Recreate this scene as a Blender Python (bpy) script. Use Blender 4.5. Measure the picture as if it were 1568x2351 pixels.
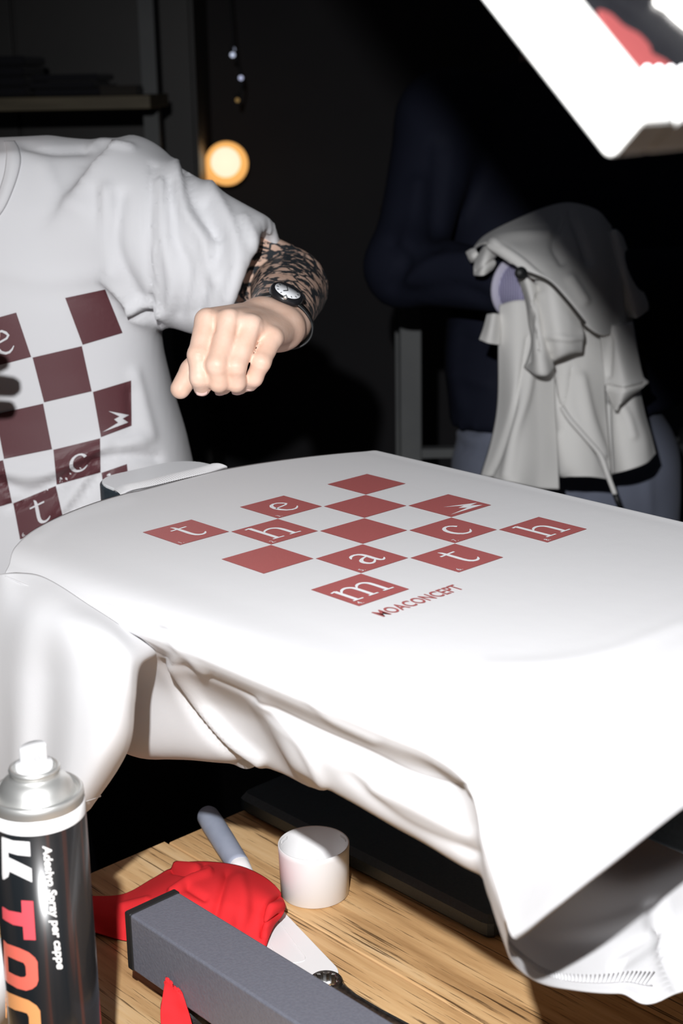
import bpy, bmesh, math, random
import numpy as np
from mathutils import Vector, Matrix
from mathutils.bvhtree import BVHTree
from mathutils.geometry import tessellate_polygon

random.seed(7); RNG = np.random.default_rng(7)
for o in list(bpy.data.objects): bpy.data.objects.remove(o)
SC = bpy.context.scene
COL = SC.collection

# ------------------------------------------------------------------ camera
FPX = 3440.0                                   # focal length in pixels of the 1568 x 2351 frame
CW = np.array([[0.99983436, -0.01820018, 0.0], [-0.00508127, -0.27914189, 0.96023642], [-0.01747647, -0.96007737, -0.27918814]])
CAM = np.array([0.0, 0.0, 1.51302])
cd = bpy.data.cameras.new('camera'); cam = bpy.data.objects.new('camera', cd); COL.objects.link(cam)
cd.sensor_fit = 'VERTICAL'; cd.sensor_height = 36.0; cd.lens = 36.0 * FPX / 2351.0
rx, dn, fw = CW[:, 0], CW[:, 1], CW[:, 2]
cam.matrix_world = Matrix(((rx[0], -dn[0], -fw[0], 0), (rx[1], -dn[1], -fw[1], 0), (rx[2], -dn[2], -fw[2], CAM[2]), (0, 0, 0, 1)))
cd.clip_start = 0.01
cd.dof.use_dof = True; cd.dof.focus_distance = 1.33; cd.dof.aperture_fstop = 8.0
SC.camera = cam

# ------------------------------------------------------------------ world, flash, exposure
world = bpy.data.worlds.new('world'); SC.world = world; world.use_nodes = True
bg = world.node_tree.nodes['Background']; bg.inputs[0].default_value = (0.75, 0.8, 1.0, 1); bg.inputs[1].default_value = 0.020
FLASH_POS = CAM + CW @ np.array([-0.090, -0.215, 0.03])
FLASH_AIM = CAM + CW @ (np.array([(985 - 784) / FPX, (1420 - 1175.5) / FPX, 1.0]) * 1.3)
fl = bpy.data.lights.new('flash', 'SPOT'); flo = bpy.data.objects.new('flash', fl); COL.objects.link(flo)
flo.location = FLASH_POS; flo.rotation_euler = Vector(FLASH_AIM - FLASH_POS).to_track_quat('-Z', 'Y').to_euler()
fl.energy = 120.0; fl.color = (0.985, 0.99, 1.0); fl.spot_size = math.radians(92); fl.spot_blend = 1.0; fl.shadow_soft_size = 0.011
SC.view_settings.view_transform = 'Standard'; SC.view_settings.look = 'None'
SC.view_settings.gamma = 1.0; SC.view_settings.use_curve_mapping = False
SC.view_settings.exposure = 0.0

# ------------------------------------------------------------------ coordinates
# bench frame: x across the press, y towards the shirt's neck, z up (metres); world: x right, y away from the camera
ORG = np.array([-0.17538, 1.25620, 0.0]); BA = math.atan2(0.680404, 0.732837)
BX = np.array([math.cos(BA), math.sin(BA), 0]); BY = np.array([-math.sin(BA), math.cos(BA), 0]); BZ = np.array([0, 0, 1.0])
BM = np.stack([BX, BY, BZ])
def b2w(p): return np.asarray(p, float) @ BM + ORG
def w2b(p): return (np.asarray(p, float) - ORG) @ BM.T
def ray(u, v): return CW @ np.array([(u - 784) / FPX, (v - 1175.5) / FPX, 1.0])
def at(u, v, d): return CAM + ray(u, v) * d                       # the point d metres deep seen at photo pixel (u, v)
def on_z(u, v, z): r = ray(u, v); return CAM + r * ((z - CAM[2]) / r[2])
def on_bx(u, v, x): r = ray(u, v); return CAM + r * ((x - (CAM - ORG) @ BX) / (r @ BX))
def on_by(u, v, y): r = ray(u, v); return CAM + r * ((y - (CAM - ORG) @ BY) / (r @ BY))
def pix(P):
    q = (np.asarray(P, float) - CAM) @ CW
    return np.stack([FPX * q[..., 0] / q[..., 2] + 784, FPX * q[..., 1] / q[..., 2] + 1175.5], -1)

# ------------------------------------------------------------------ materials
def mat(name, color, rough=0.6, metal=0.0, spec=0.5, **kw):
    m = bpy.data.materials.new(name); m.use_nodes = True
    b = m.node_tree.nodes['Principled BSDF']
    b.inputs['Base Color'].default_value = (*color, 1); b.inputs['Roughness'].default_value = rough
    b.inputs['Metallic'].default_value = metal; b.inputs['Specular IOR Level'].default_value = spec
    for k, v in kw.items(): b.inputs[k.replace('_', ' ')].default_value = v
    return m
def nodes(m): return m.node_tree.nodes, m.node_tree.links, m.node_tree.nodes['Principled BSDF']
def noise(m, scale, detail=3, rough=0.5, vec=None, stretch=None, coord='Object'):
    N, L, b = nodes(m); t = N.new('ShaderNodeTexNoise'); t.inputs['Scale'].default_value = scale
    t.inputs['Detail'].default_value = detail; t.inputs['Roughness'].default_value = rough
    c = N.new('ShaderNodeTexCoord'); src = c.outputs[coord]
    if stretch:
        mp = N.new('ShaderNodeMapping'); mp.inputs['Scale'].default_value = stretch; L.new(src, mp.inputs[0]); src = mp.outputs[0]
    L.new(src, t.inputs['Vector']); return t
def ramp(m, src, stops):
    N, L, b = nodes(m); r = N.new('ShaderNodeValToRGB'); e = r.color_ramp.elements
    while len(e) < len(stops): e.new(0.5)
    for i, (p, c) in enumerate(stops): e[i].position = p; e[i].color = (*c, 1) if len(c) == 3 else c
    L.new(src, r.inputs[0]); return r
def bump(m, src, strength, dist=0.001):
    N, L, b = nodes(m); bp = N.new('ShaderNodeBump'); bp.inputs['Strength'].default_value = strength; bp.inputs['Distance'].default_value = dist
    L.new(src, bp.inputs['Height']); L.new(bp.outputs[0], b.inputs['Normal']); return bp
def mottled(name, c1, c2, scale, rough=0.6, bmp=0.0, dist=0.001, metal=0.0, stretch=None, spec=0.5, detail=4):
    m = mat(name, c1, rough, metal, spec); t = noise(m, scale, detail, stretch=stretch); N, L, b = nodes(m)
    r = ramp(m, t.outputs['Fac'], [(0.35, c1), (0.65, c2)]); L.new(r.outputs[0], b.inputs['Base Color'])
    if bmp: bump(m, t.outputs['Fac'], bmp, dist)
    return m
def cloth(name, col, weave=900, bmp=0.25, rough=0.9, thin=0.0, sheen=0.05):
    m = mat(name, col, rough, spec=0.12); N, L, b = nodes(m)
    b.inputs['Sheen Weight'].default_value = sheen
    t = noise(m, weave, 2); u = noise(m, 55, 4)
    mx = N.new('ShaderNodeMath'); mx.operation = 'MULTIPLY_ADD'; mx.inputs[1].default_value = 0.5; L.new(t.outputs['Fac'], mx.inputs[0]); L.new(u.outputs['Fac'], mx.inputs[2])
    bump(m, mx.outputs[0], bmp, 0.0006)
    if thin:                                   # light passes through thin jersey
        o = N['Material Output']; tr = N.new('ShaderNodeBsdfTranslucent'); tr.inputs[0].default_value = (0.80, 0.62, 0.50, 1); ms = N.new('ShaderNodeMixShader'); ms.inputs[0].default_value = thin
        L.new(b.outputs[0], ms.inputs[1]); L.new(tr.outputs[0], ms.inputs[2]); L.new(ms.outputs[0], o.inputs[0])
    return m

M_TEE = cloth('white cotton', (0.77, 0.77, 0.785), thin=0.14)
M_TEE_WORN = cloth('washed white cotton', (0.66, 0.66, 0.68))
M_CREAM = cloth('cream twill', (0.80, 0.79, 0.77), 500)
M_NAVY = cloth('navy nylon', (0.012, 0.014, 0.026), 300, 0.2, 0.75, sheen=0.0)
M_JEANS = cloth('pale blue cotton', (0.20, 0.22, 0.29), 500)
M_DARKPANTS = cloth('black cotton', (0.02, 0.02, 0.022), 500)
M_RED = cloth('red jersey', (0.74, 0.030, 0.036), 700, 0.35, sheen=0.0)
def ink(name, c, spark):
    m = mat(name, c, 0.45, spec=0.35); N, L, b = nodes(m)
    t = noise(m, 1700, 2, 0.8); r = ramp(m, t.outputs['Fac'], [(0.0, tuple(x * 0.9 for x in c)), (0.60, c), (0.70, tuple(min(1, x * spark) for x in c)), (0.78, tuple(min(1, x * spark + 0.12) for x in c))])
    L.new(r.outputs[0], b.inputs['Base Color']); bump(m, t.outputs['Fac'], 0.3, 0.0005); return m
M_INK = ink('wet red ink', (0.42, 0.115, 0.112), 1.4)
M_INK_DRY = ink('dry maroon ink', (0.105, 0.037, 0.043), 1.15)
M_PAPERWHITE = cloth('unprinted cotton', (0.77, 0.77, 0.785))
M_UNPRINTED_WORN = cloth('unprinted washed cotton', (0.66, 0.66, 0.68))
M_BLACK = mat('black rubber', (0.012, 0.013, 0.014), 0.5)
M_BLACKPL = mottled('black plastic', (0.022, 0.034, 0.045), (0.032, 0.046, 0.058), 350, 0.42, 0.25, 0.0004)
M_GREY = mottled('grey powder coat', (0.13, 0.136, 0.168), (0.148, 0.155, 0.188), 420, 0.38, 0.5, 0.0007)
M_WHITEPL = mat('white plastic', (0.86, 0.86, 0.87), 0.35)
M_WHITELAM = mat('white laminate', (0.80, 0.81, 0.83), 0.35)
M_STEEL = mat('brushed steel', (0.74, 0.74, 0.72), 0.42, 0.85)
M_CHROME = mottled('worn chrome', (0.20, 0.20, 0.20), (0.36, 0.36, 0.35), 260, 0.33, 0.1, 0.0004, 1.0)
M_HANDLE = mottled('grey blue rubber', (0.33, 0.37, 0.47), (0.37, 0.41, 0.51), 60, 0.55)
M_FRAME = mottled('white painted aluminium', (0.80, 0.80, 0.79), (0.70, 0.68, 0.64), 18, 0.4)
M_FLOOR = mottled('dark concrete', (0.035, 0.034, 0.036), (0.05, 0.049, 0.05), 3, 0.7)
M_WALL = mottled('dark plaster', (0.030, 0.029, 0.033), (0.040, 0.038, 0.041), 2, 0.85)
M_DARKWOOD = mottled('dark brown wood', (0.07, 0.05, 0.033), (0.11, 0.08, 0.05), 6, 0.6, stretch=(1, 14, 14))

# ------------------------------------------------------------------ scene graph helpers
class Thing:
    def __init__(s, name, label, cat, base=(0, 0, 0), bench=False, group=None, kind=None):
        s.bench = bench; s.base = np.asarray(base, float)
        e = bpy.data.objects.new(name, None); COL.objects.link(e); s.o = e; e.empty_display_size = 0.05
        w = b2w(s.base) if bench else s.base
        e.location = w; e.rotation_euler = (0, 0, BA if bench else 0)
        if kind == 'structure': e['kind'] = 'structure'
        else: e['label'] = label; e['category'] = cat
        if group: e['group'] = group
    def part(s, name, V, F, m, parent=None, smooth=True, label=None):
        """vertices in world (or bench) coordinates"""
        V = np.asarray(V, float) - s.base
        o = mesh_obj(name, V, F, m, smooth); o.parent = parent or s.o
        if label: o['label'] = label
        return o
def mesh_obj(name, V, F, m, smooth=True):
    me = bpy.data.meshes.new(name)
    me.from_pydata([tuple(v) for v in np.asarray(V, float)], [], [tuple(int(i) for i in f) for f in F])
    if smooth: me.polygons.foreach_set('use_smooth', [True] * len(me.polygons))
    me.update()
    if m: me.materials.append(m)
    o = bpy.data.objects.new(name, me); COL.objects.link(o); return o
def solo(name, V, F, m, label, cat, base, bench=False, smooth=True, group=None, kind=None):
    base = np.asarray(base, float)
    o = mesh_obj(name, np.asarray(V, float) - base, F, m, smooth)
    o.location = b2w(base) if bench else base; o.rotation_euler = (0, 0, BA if bench else 0)
    if kind: o['kind'] = kind
    if label and kind != 'structure': o['label'] = label; o['category'] = cat
    if group: o['group'] = group
    return o
def bevel(o, w, seg=3, ang=30):
    md = o.modifiers.new('bevel', 'BEVEL'); md.width = w; md.segments = seg; md.limit_method = 'ANGLE'; md.angle_limit = math.radians(ang)
    md.harden_normals = False
    return o
def solidify(o, t, off=-1):
    md = o.modifiers.new('thickness', 'SOLIDIFY'); md.thickness = t; md.offset = off; return o
def subsurf(o, n=1):
    md = o.modifiers.new('smooth', 'SUBSURF'); md.levels = n; md.render_levels = n; return o

def join(*parts):
    V = []; F = []; k = 0
    for v, f in parts:
        V.append(np.asarray(v, float)); F += [tuple(i + k for i in q) for q in f]; k += len(v)
    return np.concatenate(V), F
def box(lo, hi):
    (a, b, c), (d, e, f) = lo, hi
    V = [(a, b, c), (d, b, c), (d, e, c), (a, e, c), (a, b, f), (d, b, f), (d, e, f), (a, e, f)]
    return np.array(V, float), [(0, 3, 2, 1), (4, 5, 6, 7), (0, 1, 5, 4), (1, 2, 6, 5), (2, 3, 7, 6), (3, 0, 4, 7)]
def obox(c, ax, ay, az):
    """box from centre and three half-axis vectors"""
    c, ax, ay, az = map(lambda q: np.asarray(q, float), (c, ax, ay, az))
    V, F = box((-1, -1, -1), (1, 1, 1)); return c + V @ np.stack([ax, ay, az]), F
def prism(poly, z0, z1):
    n = len(poly); P = np.asarray(poly, float)
    V = np.concatenate([np.c_[P, np.full(n, z0)], np.c_[P, np.full(n, z1)]])
    return V, [tuple(range(n - 1, -1, -1)), tuple(range(n, 2 * n))] + [(i, (i + 1) % n, n + (i + 1) % n, n + i) for i in range(n)]
def round_poly(pts, radii, seg=8):
    out = []; n = len(pts); P = [np.asarray(p, float) for p in pts]
    for i in range(n):
        p, a, b = P[i], P[i - 1], P[(i + 1) % n]; r = radii[i] if hasattr(radii, '__len__') else radii
        if r <= 0: out.append(p); continue
        d1 = (a - p) / np.linalg.norm(a - p); d2 = (b - p) / np.linalg.norm(b - p)
        h = math.acos(max(-1, min(1, d1 @ d2))) / 2; t = r / math.tan(h); c = p + (d1 + d2) / np.linalg.norm(d1 + d2) * (r / math.sin(h))
        s, e = p + d1 * t - c, p + d2 * t - c
        a0 = math.atan2(s[1], s[0]); a1 = math.atan2(e[1], e[0]); da = (a1 - a0 + math.pi) % (2 * math.pi) - math.pi
        for k in range(seg + 1): q = a0 + da * k / seg; out.append(c + r * np.array([math.cos(q), math.sin(q)]))
    return np.array(out)
def lathe(prof, n=48, c=(0, 0, 0), cap=True):
    V = []; F = []; m = len(prof); c = np.asarray(c, float)
    for i in range(n):
        a = 2 * math.pi * i / n
        for r, z in prof: V.append(c + np.array([r * math.cos(a), r * math.sin(a), z]))
    for i in range(n):
        j = (i + 1) % n
        for k in range(m - 1): F.append((i * m + k, j * m + k, j * m + k + 1, i * m + k + 1))
    if cap:
        if prof[0][0] > 1e-6: F.append(tuple(i * m for i in range(n))[::-1])
        if prof[-1][0] > 1e-6: F.append(tuple(i * m + m - 1 for i in range(n)))
    return np.array(V), F
def orient(V, z, x=None, c=(0, 0, 0)):
    z = np.asarray(z, float); z = z / np.linalg.norm(z); x = np.asarray(x if x is not None else ((1, 0, 0) if abs(z[0]) < 0.9 else (0, 1, 0)), float)
    x = x - (x @ z) * z; x /= np.linalg.norm(x); return np.asarray(V) @ np.stack([x, np.cross(z, x), z]) + np.asarray(c, float)
def tube(path, r, n=10, closed=False, caps=True):
    P = np.asarray(path, float); m = len(P); R = np.broadcast_to(np.asarray(r, float), (m,)); V = []; F = []; x = None
    for i in range(m):
        t = (P[(i + 1) % m] - P[i - 1]) if closed else (P[min(i + 1, m - 1)] - P[max(i - 1, 0)]); t = t / np.linalg.norm(t)
        if x is None: x = np.cross(t, (0, 0, 1) if abs(t[2]) < 0.9 else (1, 0, 0))
        x = x - (x @ t) * t; x /= np.linalg.norm(x); y = np.cross(t, x)
        for k in range(n): a = 2 * math.pi * k / n; V.append(P[i] + R[i] * (math.cos(a) * x + math.sin(a) * y))
    for i in range(m if closed else m - 1):
        j = (i + 1) % m
        for k in range(n): l = (k + 1) % n; F.append((i * n + k, i * n + l, j * n + l, j * n + k))
    if caps and not closed: F += [tuple(range(n))[::-1], tuple((m - 1) * n + k for k in range(n))]
    return np.array(V), F
def crom(P, n, closed=False):
    """Catmull-Rom through the rows of P (any trailing shape), n samples in all"""
    P = np.asarray(P, float); m = len(P)
    t = np.linspace(0, m if closed else m - 1, n, endpoint=not closed)
    i = np.minimum(t.astype(int), (m - 1) if closed else (m - 2)); f = (t - i).reshape((-1,) + (1,) * (P.ndim - 1))
    if closed: g = lambda k: P[(i + k) % m]
    else:
        E = np.concatenate([2 * P[:1] - P[1:2], P, 2 * P[-1:] - P[-2:-1]]); g = lambda k: E[np.clip(i + k + 1, 0, m + 1)]
    a, b, c, d = g(-1), g(0), g(1), g(2)
    return 0.5 * (2 * b + (c - a) * f + (2 * a - 5 * b + 4 * c - d) * f ** 2 + (3 * b - a - 3 * c + d) * f ** 3)
def grid_faces(r, c, closed=False, flip=False):
    F = []
    for i in range(r - 1):
        for j in range(c if closed else c - 1):
            k = (j + 1) % c; q = (i * c + j, i * c + k, (i + 1) * c + k, (i + 1) * c + j); F.append(q[::-1] if flip else q)
    return F
def sheet(G, nr, nc, closed=False, flip=False):
    """smooth surface through a control grid (rows, columns, 3)"""
    G = np.asarray(G, float); A = crom(G, nr); B = crom(np.swapaxes(A, 0, 1), nc, closed); B = np.swapaxes(B, 0, 1)
    return B.reshape(-1, 3), grid_faces(nr, nc, closed, flip)
def normals(V, F):
    V = np.asarray(V); N = np.zeros_like(V)
    Q = np.array([(f[0], f[1], f[2], f[-1]) for f in F]); n = np.cross(V[Q[:, 2]] - V[Q[:, 0]], V[Q[:, 3]] - V[Q[:, 1]])
    for k in range(4): np.add.at(N, Q[:, k], n)
    return N / np.maximum(np.linalg.norm(N, axis=1, keepdims=True), 1e-12)
def seg_dist(U, poly):
    d = np.full(len(U), 1e9); P = np.asarray(poly, float)
    for a, b in zip(P[:-1], P[1:]):
        ab = b - a; t = np.clip(((U - a) @ ab) / max(ab @ ab, 1e-9), 0, 1); d = np.minimum(d, np.linalg.norm(U - a - t[:, None] * ab, axis=1))
    return d
def folds(V, F, lines, world=True, outward=True):
    """press soft ridges (amp > 0) and creases (amp < 0), given as lines over the surface, into a mesh"""
    W = V if world else b2w(V); N = normals(V, F); NW = N if world else N @ BM
    face = ((CAM - W) * NW).sum(1); s = np.where(face > 0, 1.0, 0.0) if outward else np.sign(face)
    U = pix(W); D = np.zeros(len(V))
    for poly, w, amp in lines:
        pl = crom(np.asarray(poly, float), 24) if len(poly) > 2 else np.asarray(poly, float)
        D += amp * np.exp(-(seg_dist(U, pl) / w) ** 2)
    return V + N * (D * s)[:, None]
def wob(V, amp, scale, seed=0):
    """smooth pseudo-random scalar per vertex"""
    r = np.random.default_rng(seed); out = np.zeros(len(V))
    for k in range(6):
        d = r.normal(size=3); d *= scale * (0.6 + 0.25 * k) / np.linalg.norm(d); out += np.sin(V @ d + r.uniform(0, 6.28)) / (1 + 0.4 * k)
    return out * amp / 2.5

# ---- signed distance modelling
def cone(P, a, b, ra, rb):
    a = np.asarray(a, float); b = np.asarray(b, float); ab = b - a
    t = np.clip(((P - a) @ ab) / (ab @ ab), 0, 1); return np.linalg.norm(P - a - t[:, None] * ab, axis=1) - (ra + (rb - ra) * t)
def ball(P, c, r): return np.linalg.norm((P - np.asarray(c, float)) / np.asarray(r, float), axis=1) * np.min(r) - np.min(r)
def smin(a, b, k): h = np.clip(0.5 + 0.5 * (b - a) / k, 0, 1); return b + (a - b) * h - k * h * (1 - h)
def surfnet(fn, lo, hi, h):
    lo = np.asarray(lo, float); n = np.ceil((np.asarray(hi, float) - lo) / h).astype(int) + 1
    ax = [lo[k] + h * np.arange(n[k]) for k in range(3)]
    D = np.empty(n)
    for i in range(n[0]):
        Y, Z = np.meshgrid(ax[1], ax[2], indexing='ij'); P = np.stack([np.full(Y.size, ax[0][i]), Y.ravel(), Z.ravel()], 1); D[i] = fn(P).reshape(n[1], n[2])
    acc = np.zeros((n[0] - 1, n[1] - 1, n[2] - 1, 3)); cnt = np.zeros(acc.shape[:3])
    cr = lambda i, j, k: D[i:n[0] - 1 + i, j:n[1] - 1 + j, k:n[2] - 1 + k]
    cs = [(i, j, k) for i in (0, 1) for j in (0, 1) for k in (0, 1)]
    for p in cs:
        for q in cs:
            if sum(q) - sum(p) == 1 and all(y >= x for x, y in zip(p, q)):
                a, b = cr(*p), cr(*q); x = (a < 0) != (b < 0); t = np.where(x, a / np.where(x, a - b, 1), 0)
                acc[..., 0] += np.where(x, p[0] + t * (q[0] - p[0]), 0); acc[..., 1] += np.where(x, p[1] + t * (q[1] - p[1]), 0); acc[..., 2] += np.where(x, p[2] + t * (q[2] - p[2]), 0); cnt += x
    act = cnt > 0; idx = np.full(act.shape, -1); idx[act] = np.arange(act.sum()); I = np.argwhere(act)
    V = lo + h * (I + acc[act] / cnt[act][:, None]); F = []
    S = D < 0
    for d in range(3):
        e = [slice(1, -1)] * 3; e[d] = slice(0, -1); e2 = list(e); e2[d] = slice(1, None)
        s0, s1 = S[tuple(e)], S[tuple(e2)]; J = np.argwhere(s0 != s1); fl_ = s0[tuple(J.T)]
        J = J + 1; J[:, d] -= 1; a, b = (d + 1) % 3, (d + 2) % 3
        def c(da, db): K = J.copy(); K[:, a] -= da; K[:, b] -= db; return idx[tuple(K.T)]
        q = np.stack([c(1, 1), c(0, 1), c(0, 0), c(1, 0)], 1); q[~fl_] = q[~fl_][:, ::-1]; F.append(q)
    return V, np.concatenate(F)
def relax(V, F, n=2, w=0.5):
    F = np.asarray(F); E = np.concatenate([F[:, [0, 1]], F[:, [1, 2]], F[:, [2, 3]], F[:, [3, 0]]])
    for _ in range(n):
        A = np.zeros_like(V); c = np.zeros(len(V)); np.add.at(A, E[:, 0], V[E[:, 1]]); np.add.at(A, E[:, 1], V[E[:, 0]]); np.add.at(c, E[:, 0], 1); np.add.at(c, E[:, 1], 1)
        V = V + w * (A / c[:, None] - V)
    return V

# ---- flat print
def poly2(loops, maxlen=None):
    """triangulated outline with holes, cut finely enough to follow a curved surface"""
    L3 = [[Vector((p[0], p[1], 0)) for p in l] for l in loops]; tris = tessellate_polygon(L3); pts = [p for l in loops for p in l]
    bm = bmesh.new(); vs = [bm.verts.new((p[0], p[1], 0)) for p in pts]
    for t in tris:
        try: bm.faces.new([vs[i] for i in t])
        except ValueError: pass
    return bm_out(bm, maxlen)
def bm_out(bm, maxlen):
    if maxlen:
        for _ in range(9):
            es = [e for e in bm.edges if e.calc_length() > maxlen]
            if not es: break
            bmesh.ops.subdivide_edges(bm, edges=es, cuts=1); bmesh.ops.triangulate(bm, faces=[f for f in bm.faces if len(f.verts) > 3])
    bm.verts.index_update(); V = np.array([tuple(v.co) for v in bm.verts]); F = [tuple(v.index for v in f.verts) for f in bm.faces]; bm.free(); return V[:, :2], F
def text2(s, bold=0.0, spacing=1.0, maxlen=None):
    """letters of the built-in font, scaled to unit height and returned with their width"""
    cu = bpy.data.curves.new('text', 'FONT'); cu.body = s; cu.offset = bold; cu.space_character = spacing; cu.resolution_u = 4
    ob = bpy.data.objects.new('text', cu); COL.objects.link(ob); bpy.context.view_layer.update()
    me = bpy.data.meshes.new_from_object(ob.evaluated_get(bpy.context.evaluated_depsgraph_get()))
    bm = bmesh.new(); bm.from_mesh(me); bpy.data.objects.remove(ob); bpy.data.curves.remove(cu); bpy.data.meshes.remove(me)
    bmesh.ops.remove_doubles(bm, verts=bm.verts, dist=1e-5)
    V, F = bm_out(bm, maxlen); lo = V.min(0); hi = V.max(0); return (V - lo) / (hi[1] - lo[1]), F, (hi[0] - lo[0]) / (hi[1] - lo[1])
def stroke(pts, n=16):
    P = crom(np.asarray(pts, float), n) if len(pts) > 2 else np.asarray(pts, float); m = len(P); V = []
    for i in range(m):
        t = P[min(i + 1, m - 1), :2] - P[max(i - 1, 0), :2]; t /= max(np.linalg.norm(t), 1e-9); q = np.array([-t[1], t[0]]) * P[i, 2] / 2
        V += [P[i, :2] + q, P[i, :2] - q]
    return np.array(V), [(2 * i, 2 * i + 1, 2 * i + 3, 2 * i + 2) for i in range(m - 1)]
def sl(x0, y0, x1, y1, w): return [(x0, y0, w), ((x0 + x1) / 2, (y0 + y1) / 2, w), (x1, y1, w)]
GLYPH = {
 't': [[(.455, .15, .015), (.485, .21, .055), (.49, .40, .075), (.49, .66, .075), (.53, .77, .075), (.61, .80, .055), (.68, .77, .04), (.73, .71, .015)], sl(.34, .32, .67, .29, .042)],
 'h': [sl(.30, .11, .30, .82, .078), sl(.20, .135, .31, .115, .04), [(.31, .47, .02), (.40, .39, .045), (.52, .36, .06), (.61, .41, .07), (.645, .52, .078), (.645, .82, .078)], sl(.19, .825, .42, .825, .036), sl(.54, .825, .77, .825, .036)],
 'e': [[(.35, .545, .035), (.52, .51, .04), (.67, .46, .045), (.655, .38, .06), (.58, .31, .05), (.48, .31, .05), (.39, .38, .07), (.35, .50, .08), (.365, .64, .08), (.44, .755, .065), (.55, .785, .05), (.64, .75, .04), (.72, .67, .015)]],
 'm': [sl(.17, .33, .17, .80, .07), sl(.08, .36, .18, .33, .035), [(.18, .47, .02), (.27, .37, .045), (.37, .34, .06), (.445, .39, .068), (.465, .50, .07), (.465, .80, .07)], [(.47, .47, .02), (.56, .37, .045), (.66, .34, .06), (.735, .39, .068), (.755, .50, .07), (.755, .80, .07)],
       sl(.08, .805, .27, .805, .035), sl(.38, .805, .56, .805, .035), sl(.66, .805, .86, .805, .035)],
 'a': [[(.34, .44, .02), (.40, .36, .05), (.50, .325, .055), (.59, .37, .07), (.615, .48, .075), (.615, .68, .075), (.645, .77, .06), (.70, .77, .04), (.76, .71, .015)], [(.61, .50, .03), (.49, .53, .045), (.39, .60, .065), (.36, .69, .075), (.40, .775, .065), (.49, .775, .045), (.61, .67, .02)]],
 'c': [[(.67, .43, .07), (.61, .345, .055), (.51, .325, .05), (.41, .39, .065), (.36, .51, .078), (.37, .65, .078), (.45, .76, .065), (.56, .785, .05), (.64, .75, .04), (.71, .67, .015)]],
}
BOLT = [(.334, .509), (.635, .70), (.473, .723), (.582, .822), (.09, .90), (.883, .893), (.72, .77), (.917, .742)]
TILES = [(0, 0, 't', '1'), (2, 0, 'e', '3'), (4, 0, None, None), (1, 1, 'h', '2'), (3, 1, None, None), (0, 2, None, None), (2, 2, None, None), (4, 2, 'bolt', None),
         (1, 3, 'a', '5'), (3, 3, 'c', '7'), (0, 4, 'm', '4'), (2, 4, 't', '6'), (4, 4, 'h', '8')]
def print_chequer(T, parent, mapper, m_ink, m_gap, tiles, maxlen, textlen, wordmark):
    """each printed square is a part, the letter left bare in it and its small number are its sub-parts"""
    for c, r, ch, num in tiles:
        e = 0.012
        V, F = poly2([[(c + e, r + e), (c + 1 - e, r + e), (c + 1 - e, r + 1 - e), (c + e, r + 1 - e)]], maxlen)
        sq = T.part('printed_square', mapper(V, 1), F, m_ink, parent, False)
        if ch:
            strokes = [poly2([BOLT], textlen)] if ch == 'bolt' else [stroke(q) for q in GLYPH[ch]]
            V, F = join(*[(np.array(mapper(v + (c, r), 2 + 0.3 * k)), f) for k, (v, f) in enumerate(strokes)]); T.part('logo_mark' if ch == 'bolt' else 'letter', V, F, m_gap, sq, False)
        if num:
            V, F, w = text2(num + '.'); T.part('number', mapper(np.c_[c + .07 + V[:, 0] * .085, r + .955 - V[:, 1] * .10], 2), F, m_gap, sq, False)
    if wordmark:
        V, F, w = text2('MOACONCEPT', 0.017, 1.04)
        V = np.c_[-0.05 + V[:, 0] / w * 1.60, 5.53 - V[:, 1] * 0.245]
        V, F = join(*[(np.array(mapper(V + (dx, dy), 1 + 1.5 * k)), F) for k, (dx, dy) in enumerate(((0, 0),))])
        T.part('wordmark', V, F, m_ink, parent, False, 'red condensed capitals under the squares')

# ================================================================== THE ROOM
def slab(name, lo, hi, m):
    V, F = box(lo, hi); return solo(name, V, F, m, None, None, ((lo[0] + hi[0]) / 2, (lo[1] + hi[1]) / 2, lo[2]), smooth=False, kind='structure')
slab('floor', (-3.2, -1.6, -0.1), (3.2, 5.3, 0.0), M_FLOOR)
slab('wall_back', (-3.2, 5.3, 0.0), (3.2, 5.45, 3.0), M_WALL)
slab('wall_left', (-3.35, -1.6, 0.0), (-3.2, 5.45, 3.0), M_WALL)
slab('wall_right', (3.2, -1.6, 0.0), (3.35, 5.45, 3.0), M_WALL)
slab('baseboard_back', (-3.2, 5.28, 0.0), (3.2, 5.3, 0.12), M_DARKWOOD)

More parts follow.
